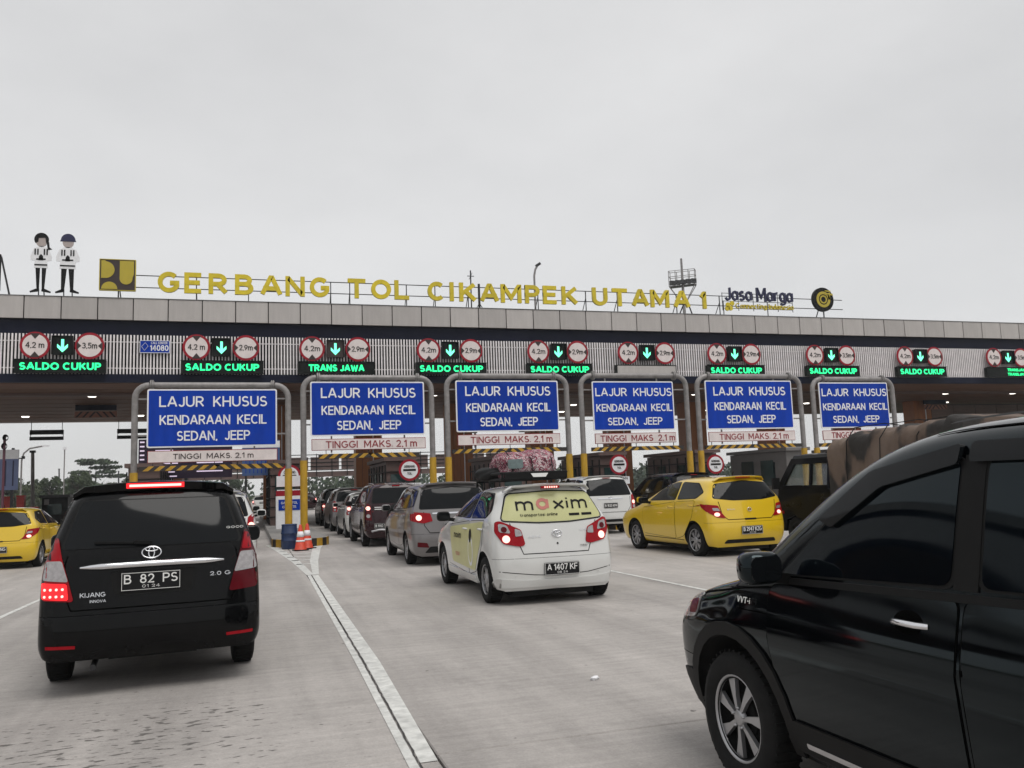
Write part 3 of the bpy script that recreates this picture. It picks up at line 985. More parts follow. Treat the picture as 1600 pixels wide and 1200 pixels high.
#        xl     xr     ztop  sign x0..x1     sign z0..z1   text
PORT = [(-3.46, 1.22, 5.06, -3.09, 0.86, 3.06, 4.92),
        (1.71, 6.06, 5.32, 1.93, 5.78, 3.34, 5.17),
        (6.61, 11.10, 5.40, 6.90, 10.72, 3.40, 5.22),
        (11.67, 16.00, 5.43, 12.06, 15.38, 3.36, 5.20),
        (16.48, 21.10, 5.42, 16.75, 20.62, 3.34, 5.24),
        (21.70, 25.60, 5.32, 21.90, 25.25, 3.32, 5.17)]
PW_ = ['leftmost', 'second from the left', 'third from the left', 'fourth from the left', 'fifth from the left', 'rightmost']
for i, (xl, xr, zt, s0, s1, z0, z1) in enumerate(PORT):
    xc = (xl + xr) / 2
    t = thing('portal_frame', 'grey pipe portal with yellow post bases, %s of the row' % PW_[i], 'portal', (xc, YP, 0), 0, 'pipe portals over the lanes')
    hw = (xr - xl) / 2
    r_ = 0.097
    for s in (-1, 1):
        path = [(s * hw, 0, 0), (s * hw, 0, zt - 0.42)]
        for q in range(1, 7):
            a_ = PI / 2 * q / 6
            path.append((s * (hw - 0.42 + 0.42 * math.cos(a_)), 0, zt - 0.42 + 0.42 * math.sin(a_)))
        po = part('post', MB().tube(path, r_, 14), M['steel'], t)
        zy = 2.3 if i == 0 else 2.55
        part('yellow_sleeve', MB().tube([(s * hw, 0, 0.12), (s * hw, 0, zy)], r_ + 0.022, 14), M['postyellow'], po)
        fl = MB().tube([(s * (hw - 0.45), 0, zt), (s * (hw - 0.48), 0, zt)], 0.17, 14)
        fl.tube([(s * (hw - 0.505), 0, zt), (s * (hw - 0.535), 0, zt)], 0.17, 14)
        for q in range(6):
            a_ = q * PI / 3
            fl.bar((s * (hw - 0.56), 0.135 * math.cos(a_), zt + 0.135 * math.sin(a_)), (s * (hw - 0.43), 0.135 * math.cos(a_), zt + 0.135 * math.sin(a_)), 0.025)
        part('flange', fl, M['steel'], t)
        part('base_plate', MB().box((s * hw, 0, 0.02), (0.4, 0.4, 0.04)), M['steel'], t)
    part('crossbeam', MB().tube([(-hw + 0.44, 0, zt), (hw - 0.44, 0, zt)], r_, 14), M['steel'], t)
    xa, xb_ = s0 - xc, s1 - xc
    hg = MB()
    for u in (0.18, 0.82):
        X = xa + (xb_ - xa) * u
        hg.bar((X, 0.03, z0 - 0.55), (X, 0.03, zt), 0.05, 0.04)
    hg.bar((-hw, 0.03, z0 + 0.4), (hw, 0.03, z0 + 0.4), 0.05).bar((-hw, 0.03, z1 - 0.3), (hw, 0.03, z1 - 0.3), 0.05)
    part('hanger', hg, M['steel'], t)
    # blue lane sign
    w_, h_ = s1 - s0, z1 - z0
    sx, sz = (s0 + s1) / 2, (z0 + z1) / 2
    t = thing('lane_sign', 'blue sign reading LAJUR KHUSUS KENDARAAN KECIL SEDAN, JEEP, %s of the row' % PW_[i], 'road sign', (sx, YP - 0.13, sz), 0, 'blue lane signs on the portals')
    part('border', MB().prism(rrect(w_, h_, 0.06), XZ(0.0), (0, 0.035, 0)), M['signwhite'], t)
    part('panel', MB().prism(rrect(w_ - 0.09, h_ - 0.09, 0.04), XZ(-0.006), (0, 0.02, 0)), M['signblue'], t)
    k = w_ / 3.87
    n_ = 0.94 if w_ < 3.5 else 0.83
    lettering('LAJUR  KHUSUS', 0.34 * min(1, k + 0.05), M['signwhite'], t, (0.02, -0.012, 0.36), bold=0.006, width=w_ * n_)
    lettering('KENDARAAN  KECIL', 0.31 * min(1, k + 0.05), M['signwhite'], t, (0.02, -0.012, -0.21), bold=0.006, width=w_ * (n_ - 0.01))
    lettering('SEDAN,  JEEP', 0.31 * min(1, k + 0.05), M['signwhite'], t, (0.02, -0.012, -0.72), bold=0.006, width=w_ * (n_ - 0.27))
    # height sign
    hz = z0 - 0.285
    tw = w_ - 0.02
    dx = 0.0
    t = thing('height_sign', 'pale sign reading TINGGI MAKS. 2,1 m below the %s blue sign%s' % (PW_[i].split()[0], '' if i in (0, 5) else ' from the left'), 'road sign', (sx + 0.02, YP - 0.13, hz), 0, 'height limit signs on the portals')
    part('border', MB().box((0, 0.012, 0), (tw, 0.024, 0.38)), M['textred'], t)
    part('panel', MB().box((0, -0.002, 0), (tw - 0.04, 0.02, 0.34)), M['signpink'], t)
    lettering('TINGGI  MAKS. 2,1 m' if i != 3 else 'TINGGI  MAKS  2,1 m', 0.235 if i else 0.17, M['textred'] if i else M['logobrown'], t, (0.08 if i else 0.0, -0.014, -0.12 if i else -0.085), bold=0.008, width=tw * (0.80 if i else 0.62) if i != 3 else tw * 0.92)
    # striped bar
    zb = z0 - 0.67
    b0, b1 = xa - 0.02, xb_ + 0.1
    if i == 1:
        b0, b1 = xa + 0.35, xb_ - 0.4
    if i == 0:
        zb += 0.02
    t = thing('height_bar', 'striped yellow and black bar under the %s pale sign%s' % (PW_[i].split()[0], '' if i in (0, 5) else ' from the left'), 'height bar', (xc, YP - 0.08, zb), 0, 'striped height bars on the portals')
    n_ = int((b1 - b0) / 0.16)
    for q in range(n_):
        xa_ = b0 + (b1 - b0) * q / n_
        dx_ = (b1 - b0) / n_
        sk = 0.09 if q < n_ / 2 else -0.09
        part('stripe', MB().prism([(xa_ - sk, -0.075), (xa_ + dx_ - sk, -0.075), (xa_ + dx_ + sk, 0.075), (xa_ + sk, 0.075)], XZ(-0.05), (0, 0.012, 0)), M['barY'] if q % 2 == 0 else M['barK'], t)
    part('pipe', MB().box((0, 0.02, 0), (b1 - b0 + 0.3, 0.1, 0.14)), M['barK'], t)
    cb = MB()
    for u in (0.05, 0.5, 0.95):
        X = b0 + (b1 - b0) * u
        cb.bar((X, 0.02, 0.05), (X, 0.02, 0.5), 0.02)
    part('chain', cb, M['darksteel'], t)

# ------------------------------------------------------------------ islands, booths, small signs
WHERE = ['beyond the left edge', 'far left behind the yellow hatchback', 'left of the black people carrier', 'with the traffic cones and blue barrel', 'behind the silver people carrier', 'behind the luggage on the taxi', 'behind the white people carrier', 'behind the black saloon', 'behind the yellow hatchback on the right', 'behind the pickup cab', 'behind the tarpaulin load', 'beyond the right edge']
for i, X in enumerate(IX):
    y0 = 24.6
    t = thing('toll_island', 'toll island with a striped nose %s' % WHERE[i], 'traffic island', (X, y0, 0), 0, 'raised islands between the toll lanes')
    hw = 0.78
    pts = [(hw * math.cos(a), 0.9 - 0.9 * math.sin(a)) for a in [PI * q / 12 for q in range(13)]]
    part('kerb', MB().prism([(-hw, 33)] + pts[::-1] + [(hw, 33)], lambda u, v: (u, v, 0.0), (0, 0, 0.2)), M['kerb'], t)
    for q in range(12):
        a0, a1 = PI * q / 12, PI * (q + 1) / 12
        r0, r1 = 1.0, 1.03
        pl = []
        for (rr_, a_) in ((r0 - 0.02, a0), (r1, a0), (r1, a1), (r0 - 0.02, a1)):
            pl.append((hw * rr_ * math.cos(a_), 0.9 - 0.9 * rr_ * math.sin(a_)))
        part('nose_stripe', MB().prism(pl, lambda u, v: (u, v, 0.0), (0, 0, 0.22)), M['barY'] if q % 2 else M['barK'], t)
    # booth
    yb = 39.3
    if i < 2:
        continue
    vis = 5.2
    t = thing('toll_booth', ('grey' if i >= 8 else 'brown') + ' toll booth with teal windows %s' % WHERE[i], 'toll booth', (X, yb, 0.2), 0, 'toll booths under the canopy')
    grey = i >= 8
    part('body', MB().box((0, 0, 0.5), (1.16, vis, 1.0)).box((0, 0, 2.25), (1.16, vis, 0.5)).box((0, 0, 2.6), (1.4, vis + 0.4, 0.16)), M['booth'] if grey else M['boothbrown'], t)
    for q in range(5):
        part('wall_panel', MB().box((0, -vis / 2 + (q + 0.5) * vis / 5, 1.5), (1.14, vis / 5 - 0.5 if q in (1, 3) else vis / 5 - 0.03, 1.02)), M['glass_teal'] if q in (1, 3) else (M['booth'] if grey else M['boothbrown']), t)
    rl = MB()
    for z in (0.35, 0.75, 1.1, 1.6, 2.05):
        rl.box((-0.64, 0, z), (0.04, vis, 0.045)).box((0.64, 0, z), (0.04, vis, 0.045)).box((0, -vis / 2 - 0.05, z), (1.3, 0.04, 0.045))
    for q in range(7):
        yq = -vis / 2 + vis * q / 6
        rl.box((-0.63, yq, 1.2), (0.05, 0.05, 2.3)).box((0.63, yq, 1.2), (0.05, 0.05, 2.3))
    if not grey:
        part('guard_rail', rl, M['black'], t)
    else:
        part('side_window', MB().box((-0.6, 0.9, 1.45), (0.03, 1.1, 1.3)), M['glass_teal'], t)
        part('side_window', MB().box((-0.6, -0.9, 1.45), (0.03, 1.1, 1.3)), M['glass_teal'], t)
    part('front_window', MB().box((0, -vis / 2 - 0.01, 1.55), (0.8, 0.05, 0.8)), M['glass_teal'], t)

for X, lab in ((1.56, 'behind the yellow posts and cones'), (6.5, 'above the maroon and silver cars'), (16.2, 'right of the white people carrier roof'), (21.2, 'above the right yellow hatchback')):
    t = thing('stop_sign', 'round red ringed stop sign with a black bar %s' % lab, 'road sign', (X, 36.0, 0.2), 0, 'round stop signs on the island posts')
    zc = {1.56: 2.0, 6.5: 2.1, 16.2: 2.07, 21.2: 1.95}[X]
    part('post', MB().tube([(0, 0.06, 0), (0, 0.06, zc + 0.3)], 0.04, 8), M['darksteel'], t)
    part('ring', MB().prism(circ(0.46), XZ(-0.005, 0, zc), (0, 0.03, 0)), M['red'], t)
    part('face', MB().prism(circ(0.36), XZ(-0.012, 0, zc), (0, 0.03, 0)), M['signwhite'], t)
    part('bar', MB().box((0, -0.017, zc), (0.54, 0.01, 0.085)), M['black'], t)
    lettering('GERBANG', 0.1, M['black'], t, (0, -0.018, zc + 0.1), width=0.46)
    lettering('TOL', 0.1, M['black'], t, (0, -0.018, zc - 0.2), width=0.2)
    part('plate', MB().box((0, 0.02, zc - 0.72), (1.0, 0.02, 0.34)), M['signwhite'], t)
    lettering('SIAPKAN', 0.11, M['black'], t, (0, 0.005, zc - 0.69), width=0.8)
    lettering('KARTU', 0.11, M['black'], t, (0, 0.005, zc - 0.85), width=0.5)

t = thing('equipment_cabinet', 'white grey roadside cabinet with a blue label behind the yellow posts', 'cabinet', (1.42, 33.4, 0.2))
part('body', MB().box((0, 0, 0.6), (0.95, 0.6, 1.2)), M['signwhite'], t)
part('label_plate', MB().box((0, -0.31, 0.87), (0.78, 0.012, 0.4)), M['signblue'], t)
lettering('GARDU TOL', 0.09, M['signwhite'], t, (0, -0.32, 0.9), width=0.6)
lettering('OTOMATIS', 0.09, M['signwhite'], t, (0, -0.32, 0.75), width=0.5)
part('red_top', MB().box((0, -0.1, 1.3), (0.95, 0.4, 0.2)), M['red'], t)
part('yellow_top', MB().box((0, 0.0, 1.75), (0.9, 0.1, 0.4)), M['signwhite'], t)

t = thing('tall_notice_board', 'tall blue notice board with a white header behind the yellow posts', 'sign', (0.35, 38.0, 0))
part('post', MB().bar((-0.5, 0.06, 0), (-0.5, 0.06, 3.8), 0.08).bar((0.75, 0.06, 0), (0.75, 0.06, 3.8), 0.08), M['darksteel'], t)
part('panel', MB().box((0.12, 0, 3.05), (1.55, 0.05, 1.5)), mat('pale_blue_board', (0.05, 0.1, 0.24), 0.5, var=0.2, scale=3), t)
part('header', MB().box((0.12, -0.01, 3.62), (1.55, 0.05, 0.28)), M['signwhite'], t)
ln = MB()
for q in range(9):
    ln.box((-0.5 + q * 0.16, -0.03, 2.9), (0.03, 0.01, 1.0))
part('printed_rows', ln, M['signblue'], t)

t = thing('tariff_display', 'dark purple display board with lit white rows behind the leftmost blue sign', 'led board', (-3.6, 40.5, 0))
part('post', MB().bar((-0.9, 0.1, 0), (-0.9, 0.1, 2.6), 0.12).bar((0.9, 0.1, 0), (0.9, 0.1, 2.6), 0.12), M['darksteel'], t)
part('screen', MB().box((0.9, 0, 3.2), (3.9, 0.12, 1.75)), M['purple'], t)
rr = random.Random(2)
for q in range(9):
    rw = MB()
    z = 3.95 - q * 0.19
    rw.box((-0.9, -0.07, z), (0.18, 0.01, 0.06))
    rw.box((0.0, -0.07, z), (0.7 + 0.6 * rr.random(), 0.01, 0.05))
    if q % 2:
        rw.box((1.9, -0.07, z), (1.1, 0.01, 0.05))
    part('text_row', rw, M['lilac'], t)

for j, (X, lab) in enumerate(((-11.2, 'left one of the row'), (-6.6, 'behind the leftmost portal post'), (-1.6, 'behind the leftmost blue sign'), (13.6, 'behind the fourth blue sign'), (18.3, 'between the fourth and fifth blue signs'), (24.0, 'behind the rightmost blue sign'))):
    t = thing('hanging_board', 'pair of dark slim boards under the canopy rear, %s' % lab, 'led board', (X, 54.8, 5.35), 0, 'dark boards hung at the canopy rear')
    part('board', MB().box((0, 0, 0.16), (1.75, 0.12, 0.26)), M['black'], t)
    part('board', MB().box((0, 0, -0.2), (1.75, 0.12, 0.2)), M['black'], t)
    part('hanger', MB().bar((-0.8, 0, 0), (-0.8, 0, 0.8), 0.03).bar((0.8, 0, 0), (0.8, 0, 0.8), 0.03).bar((-0.85, 0.05, -0.28), (-0.85, 0.05, 0.28), 0.03).bar((0.85, 0.05, -0.28), (0.85, 0.05, 0.28), 0.03), M['darksteel'], t)

for X, lab in ((-7.25, 'in the leftmost lane'), (44.0, 'at the dark right end')):
    t = thing('clearance_board', 'small navy board over a red striped panel under the canopy %s' % lab, 'sign', (X, 46.0, 5.9), 0, 'striped clearance boards under the canopy')
    part('board', MB().box((0, 0, 0.14), (1.85, 0.08, 0.26)), M['navy'], t)
    part('striped_panel', MB().box((0, -0.02, -0.2), (1.9, 0.06, 0.3)), mat('salmon_panel', (0.3, 0.12, 0.08), 0.5, var=0.2, scale=5), t)
    for q in range(6):
        u = -0.75 + 0.3 * q
        sk = 0.12 if q < 3 else -0.12
        part('stripe', MB().prism([(u - 0.05 - sk, -0.34), (u + 0.05 - sk, -0.34), (u + 0.05 + sk, -0.06), (u - 0.05 + sk, -0.06)], XZ(-0.06), (0, 0.012, 0)), M['logobrown'], t)
    part('hanger', MB().bar((-0.7, 0, 0.2), (-0.7, 0, 0.35), 0.03).bar((0.7, 0, 0.2), (0.7, 0, 0.35), 0.03), M['darksteel'], t)


t = thing('gate_office', 'dark brown office wall under the canopy at the right end', 'building', (52.5, 48.2, 0))
part('wall', MB().box((0, 0.2, 3.05), (17.5, 0.3, 6.1)), M['logobrown'], t)
for q in range(9):
    for k, (z, h_) in enumerate(((1.0, 1.9), (3.0, 1.9), (5.05, 2.0))):
        part('wall_panel', MB().box((-7.75 + 1.94 * q, 0.02, z), (1.88, 0.08, h_ - 0.06)), M['glass_teal'] if (k == 0 and q % 3 == 1) else M['boothbrown'], t)

# cones, barrel
def cone(X, Y, lab, rz=0):
    t_ = thing('traffic_cone', lab, 'traffic cone', (X, Y, 0.0), rz, 'traffic cones at the island nose')
    t_.scale = (0.88, 0.88, 0.88)
    fz = lambda a, u, v: (u, v, a)
    part('base', MB().prism(rrect(0.42, 0.42, 0.06), lambda u, v: (u, v, 0), (0, 0, 0.035)), M['black'], t_)
    part('shell', MB().lathe([(0.03, 0.19), (0.06, 0.165), (0.72, 0.045), (0.76, 0.03), (0.76, 0.0)], 24, fz), M['cone'], t_)
    part('white_band', MB().lathe([(0.40, 0.106), (0.40, 0.110), (0.56, 0.081), (0.56, 0.077)], 24, fz), M['signwhite'], t_)
    part('white_band', MB().lathe([(0.26, 0.131), (0.26, 0.134), (0.31, 0.125), (0.31, 0.122)], 24, fz), M['signwhite'], t_)


cone(1.27, 23.15, 'orange traffic cone with white bands, nearest one left of its pair', 0.2)
cone(1.48, 23.75, 'orange traffic cone half hidden behind another cone', 0.7)
t = thing('plastic_barrel', 'dark blue plastic barrel beside the traffic cones on the island nose', 'barrel', (1.03, 24.1, 0.0))
fz = lambda a, u, v: (u, v, a)
t.scale = (0.72, 0.72, 0.72)
part('drum', MB().lathe([(0, 0), (0, 0.27), (0.05, 0.285), (0.28, 0.29), (0.3, 0.305), (0.33, 0.305), (0.35, 0.29), (0.55, 0.29), (0.57, 0.305), (0.6, 0.305), (0.62, 0.29), (0.84, 0.28), (0.88, 0.265), (0.88, 0)], 28, fz), M['barrel'], t)
part('rim', MB().lathe([(0.85, 0.27), (0.9, 0.29), (0.92, 0.28), (0.9, 0.25)], 28, fz), M['barrel'], t)

# painted triangle in front of the island
strip('lane_marking', [(0.99, 1.12, 16.15), (0.88, 1.06, 19.4), (0.67, 0.88, 23.3), (0.45, 0.68, 26.3)], M['paint_white'], 0.004)
strip('lane_marking', [(1.10, 1.21, 16.15), (1.26, 1.44, 19.4), (1.60, 1.82, 23.6), (2.08, 2.3, 27.4)], M['paint_white'], 0.005)
for y in (18.6, 19.7, 20.8, 21.9, 23.0):
    k = (y - 16.1) / 10.2
    strip('lane_marking', [(1.05 - 0.45 * k, 1.2 + 0.72 * k, y), (1.05 - 0.46 * k, 1.2 + 0.73 * k, y + 0.16)], M['paint_white'], 0.004)

# left background: notice board, loudspeaker pole, barriers
t = thing('route_board', 'large blue grey notice board with a white header at the left edge', 'sign', (-10.9, 42, 0))
part('panel', MB().box((0, 0, 2.95), (2.5, 0.06, 1.75)), mat('faded_blue_board', (0.16, 0.2, 0.36), 0.5, var=0.15, scale=3), t)
part('header', MB().box((0, -0.01, 3.62), (2.5, 0.06, 0.4)), M['signwhite'], t)
ln = MB()
for q in range(8):
    ln.box((-1.05 + q * 0.3, -0.04, 2.8), (0.05, 0.01, 1.1))
part('printed_rows', ln, M['textnavy'], t)
part('post', MB().bar((-1.0, 0.08, 0), (-1.0, 0.08, 3.9), 0.1).bar((1.0, 0.08, 0), (1.0, 0.08, 3.9), 0.1), M['darksteel'], t)
t = thing('camera_pole', 'thin pole with two black loudspeakers on top, left of the street lamp', 'pole', (-8.28, 34, 0))
part('pole', MB().tube([(0, 0, 0), (0, 0, 3.75)], 0.045, 8), mat('dull_red_pole', (0.1, 0.03, 0.05), 0.5, var=0.2, scale=4), t)
for s, z in ((0.05, 3.8), (-0.42, 3.45), (0.02, 3.5)):
    part('loudspeaker', MB().lathe([(-0.12, 0.05), (0.0, 0.06), (0.1, 0.12), (0.12, 0.12)], 14, lambda a, u, v: (s + u * 0.8, -a, z + v)), M['black'], t)
t = thing('street_lamp', 'grey street lamp with a curved arm, beyond the canopy on the left', 'street lamp', (-15.9, 70, 0))
part('pole', MB().tube([(0, 0, 0), (0, 0, 4.6), (0.12, 0, 5.1), (0.5, 0, 5.45), (1.4, 0, 5.62)], 0.06, 8), M['steel'], t)
part('lamp_head', MB().box((1.55, 0, 5.62), (0.45, 0.2, 0.1)), M['signwhite'], t)
part('camera_cluster', MB().box((-0.3, 0, 4.75), (0.9, 0.1, 0.08)).box((-0.6, 0, 4.8), (0.25, 0.3, 0.25)).box((0.1, 0, 4.8), (0.2, 0.2, 0.2)), M['black'], t)
t = thing('street_lamp', 'slim straight street lamp with a small white head, left background', 'street lamp', (-18.7, 100, 0))
part('pole', MB().tube([(0, 0, 0), (0, 0, 7.0)], 0.06, 8), M['steel'], t)
part('lamp_head', MB().box((0.0, 0, 7.1), (0.3, 0.3, 0.3)), M['signwhite'], t)
for (X, Y, H_, lab) in ((-10.75, 50, 4.1, 'pale leaning pole left of the slim street lamp'), (-24.2, 150, 6.2, 'thin pale pole right of the flat topped tree'), (-20.0, 150, 6.0, 'thin dark pole among the trees, near the leftmost portal'), (-28.6, 150, 6.6, 'thin dark pole in front of the flat topped tree')):
    t = thing('utility_pole', lab, 'pole', (X, Y, 0), 0, 'poles in the left background')
    part('pole', MB().tube([(0, 0, 0), (-0.1 * H_ / 4, 0, H_)], 0.09 if Y < 60 else 0.12, 8, rr=[0.11, 0.08] if Y < 60 else [0.16, 0.1]), M['kerb'] if Y < 60 or 'pale' in lab else M['darksteel'], t)
    part('pole_cap', MB().box((-0.1 * H_ / 4, 0, H_ + 0.05), (0.25, 0.25, 0.12)), M['darksteel'], t)
for k, X in enumerate((-10.35, -9.85, -9.3)):
    t = thing('lane_barrier', 'red upright barrier box, %s of three beside the dark booth' % ('left one', 'middle one', 'right one')[k], 'barrier', (X, 43.5, 0), 0, 'red barriers in the far left lane')
    h_ = (1.75, 1.78, 1.25)[k]
    part('body', MB().box((0, 0, h_ / 2), (0.3, 0.3, h_)).box((0, 0, h_ + 0.03), (0.34, 0.34, 0.06)), M['barrier'], t)
    part('reflector', MB().box((0, -0.16, h_ * 0.62), (0.22, 0.02, 0.1)), M['signwhite'], t)
t = thing('guard_hut', 'small dark hut beside the red barriers in the far left lane', 'hut', (-8.75, 45.5, 0))
part('wall', MB().box((0, 0, 0.85), (1.1, 1.2, 1.7)), M['black'], t)
part('roof', MB().box((0, 0, 1.76), (1.3, 1.4, 0.12)), M['darksteel'], t)
part('window', MB().box((0, -0.61, 1.15), (0.6, 0.02, 0.5)), M['glass_teal'], t)
part('notice', MB().box((-0.35, -0.615, 1.5), (0.2, 0.02, 0.25)), M['booth'], t)
t = thing('boom_gate', 'thin pale boom arm across the far left lane', 'barrier', (-9.6, 43.0, 0))
part('arm', MB().bar((-3.0, 0, 1.05), (0.1, 0, 1.13), 0.05), M['signwhite'], t)
part('housing', MB().box((0.2, 0, 0.55), (0.3, 0.3, 1.1)), M['black'], t)

# footbridge far behind the gate
t = thing('footbridge', 'long brown steel footbridge with railings far behind the gate', 'footbridge', (9, 92, 0))
part('deck', MB().box((0, 0, 3.4), (36, 2.4, 0.5)), M['boothbrown'], t)
for q in range(12):
    X = -17.25 + 3.15 * q
    part('side_panel', MB().box((X, -1.22, 4.5), (2.9, 0.08, 1.3)), M['boothbrown'], t)
rl = MB()
for z in (3.8, 4.2, 4.6, 5.0, 5.4):
    rl.bar((-18, -1.3, z), (18, -1.3, z), 0.08)
for q in range(24):
    X = -18 + 36 * q / 23
    rl.bar((X, -1.3, 3.2), (X, -1.3, 5.5), 0.08)
part('railing', rl, M['black'], t)
for X in (-14.5, -5.5, 5, 16):
    part('pier', MB().box((X, 0, 1.6), (0.9, 0.9, 3.2)), M['kerb'], t)
for q in range(7):
    X = 2.4 + q * 4.2
    t = thing('delineator', 'small red barrier block far beyond the gate, %s from the left of seven' % ordinal[q], 'delineator', (X, 64 + q, 0), 0, 'delineators beyond the gate')
    part('body', MB().box((0, 0, 0.5), (0.5, 0.3, 1.0)), M['barrier'], t)
    part('reflector', MB().box((0, -0.16, 0.7), (0.4, 0.02, 0.15)), M['signwhite'], t)

# ------------------------------------------------------------------ trees far behind
def crown_mesh(seed, n, w, h, flat=False, ci=0):
    rr_ = random.Random(seed)
    b_ = MB()
    cl = []
    if flat:
        for q in range(11):
            zl = (0.66, 0.74, 0.84, 0.92, 0.97)[q % 5]
            cl.append((rr_.uniform(-w, w) * (1.5 - zl) * 0.95, rr_.uniform(-w, w) * 0.5, h * zl, rr_.uniform(0.32, 0.5) * w, 0.28))
    else:
        for q in range(16):
            a = rr_.uniform(0, 2 * PI)
            z = rr_.uniform(0.18, 0.95)
            rad = w * (1 - (abs(z - 0.45) * 1.3) ** 2) * rr_.uniform(0.35, 0.8)
            cl.append((rad * math.cos(a), rad * math.sin(a), h * z, w * rr_.uniform(0.28, 0.5), h * 0.13))
    for q in range(n):
        c = rr_.choice(cl)
        d_ = Vector((rr_.gauss(0, 1), rr_.gauss(0, 1), rr_.gauss(0, 1))).normalized() * (rr_.random() ** 0.4)
        p = Vector((c[0] + d_.x * c[3], c[1] + d_.y * c[3], c[2] + d_.z * c[4]))
        s = rr_.uniform(0.16, 0.34) * (w / 3.0) ** 0.5
        nx = Vector((rr_.gauss(0, 1), rr_.gauss(0, 1), rr_.gauss(0, 0.6) + 0.3)).normalized()
        tx = nx.orthogonal().normalized()
        ty = nx.cross(tx)
        b_.add([p - tx * s, p - ty * s * 0.55, p + tx * s, p + ty * s * 0.55], [(0, 1, 2, 3)])
    return b_.mesh('crown', M['leaf%d' % ci], fixn=False)


def trunk_mesh(h, r):
    b_ = MB().tube([(0, 0, 0), (0.05, 0.03, h * 0.3), (-0.04, 0.05, h * 0.6), (0.02, 0, h * 0.88)], r, 8, rr=[r, r * 0.8, r * 0.55, r * 0.2])
    for q in range(5):
        a = q * 1.7
        b_.tube([(0, 0, h * (0.35 + 0.08 * q)), (math.cos(a) * h * 0.14, math.sin(a) * h * 0.14, h * (0.5 + 0.08 * q)), (math.cos(a) * h * 0.26, math.sin(a) * h * 0.26, h * (0.58 + 0.08 * q))], r * 0.35, 6, rr=[r * 0.4, r * 0.25, r * 0.1])
    return b_.mesh('trunk', M['bark'])


KINDS = [crown_mesh(1, 2600, 3.2, 7.0, False, 0), crown_mesh(2, 2600, 2.7, 6.0, False, 1), crown_mesh(3, 2200, 3.6, 5.2, False, 2), crown_mesh(5, 2600, 3.0, 8.0, False, 3)]
TR = [trunk_mesh(6.5, 0.22), trunk_mesh(5.6, 0.2), trunk_mesh(4.8, 0.2), trunk_mesh(7.4, 0.24)]
FLATC, FLATT = crown_mesh(4, 1700, 4.6, 9.0, True, 0), trunk_mesh(8.6, 0.2)
KLAB = ['dark green rounded tree', 'mid green slender tree', 'broad low yellowish green tree', 'tall blue green tree']
rr = random.Random(11)
k = 0
PLACE = []
for X in (-46, -43, -40.5, -37.5, -34.8, -32, -29.5, -27, -24.2, -21.6, -19.2, -16.8):
    PLACE.append((X, 128 + rr.uniform(-8, 16), rr.choice((0, 1, 2, 2, 1)), rr.uniform(0.72, 0.92)))
for q in range(14):
    PLACE.append((-12 + q * 9.5 + rr.uniform(-2, 2), 140 + rr.uniform(-8, 20), rr.choice((0, 1, 2, 3)), rr.uniform(0.6, 0.8)))
for (X, Y, kd, s) in PLACE:
    side = 'behind the leftmost lane' if X < -16 else 'seen through the middle lanes' if X < 30 else 'behind the booths on the right'
    t = thing('broadleaf_tree', '%s far beyond the gate, %s' % (KLAB[kd], side), 'tree', (X, Y, -0.09), rr.uniform(0, 6.28), 'trees beyond the gate: %s %s' % (KLAB[kd], side))
    t.scale = (s, s, s * rr.uniform(0.9, 1.05))
    link('crown', KINDS[kd], t)
    link('trunk', TR[kd], t)
# the wood behind them reads as one mass
wd = MB()
wr_ = random.Random(31)
bumps = [(wr_.uniform(-90, 230), wr_.uniform(158, 185), wr_.uniform(2.2, 5.2), wr_.uniform(3.0, 5.5)) for q in range(230)]
for q in range(30000):
    bx, by, br, bh = wr_.choice(bumps)
    d_ = Vector((wr_.gauss(0, 1), wr_.gauss(0, 1), wr_.gauss(0, 1))).normalized() * (wr_.random() ** 0.3)
    p = Vector((bx + d_.x * br, by + d_.y * br, max(0.1, bh * 0.5 + d_.z * bh * 0.52)))
    s = wr_.uniform(0.3, 0.6)
    nx = Vector((wr_.gauss(0, 1), wr_.gauss(0, 1), wr_.gauss(0, 0.6) + 0.3)).normalized()
    tx = nx.orthogonal().normalized()
    ty = nx.cross(tx)
    wd.add([p - tx * s, p - ty * s * 0.6, p + tx * s, p + ty * s * 0.6], [(0, 1, 2, 3)], wr_.choice((0, 0, 1, 2)))
o = link('woodland', wd.mesh('woodland', [M['leaf0'], M['leaf1'], M['leaf3']], fixn=False))
o['kind'] = 'stuff'
tag(o, 'low dark green wood along the horizon behind the gate', 'woodland')
t = thing('flat_topped_tree', 'tall flat topped tree in layers standing above the far left trees', 'tree', (-26.6, 170, -0.09))
link('crown', FLATC, t)
link('trunk', FLATT, t)
# ------------------------------------------------------------------ vehicles
M['paint_black'] = mat('black_car_paint', (0.0014, 0.0015, 0.0018), 0.3, coat=0.36, spec=0.04, rvar=0.08, scale=3)
M['paint_black_sky'] = mat('sky_tinted_black_car_paint', (0.0008, 0.001, 0.0016), 0.07, spec=0.36, rvar=0.03, scale=3, stint=(.72, .92, 1.0))  # black paint, bluish sky reflection put into base colour and specular tint
M['paint_white'] = mat('white_car_paint', (0.62, 0.62, 0.60), 0.3, coat=1.0, var=0.05, scale=2)
M['paint_yellow'] = mat('yellow_car_paint', (0.72, 0.48, 0.010), 0.28, coat=1.0, var=0.04, scale=2)
M['paint_silver'] = mat('silver_car_paint', (0.185, 0.175, 0.175), 0.35, 0.3, coat=0.6, var=0.05, scale=3)
M['paint_maroon'] = mat('dark_maroon_car_paint', (0.022, 0.005, 0.008), 0.25, coat=0.55, spec=0.15, rvar=0.06, scale=3)
M['paint_charcoal'] = mat('charcoal_car_paint', (0.02, 0.019, 0.019), 0.25, coat=0.6, spec=0.15, rvar=0.06, scale=3)
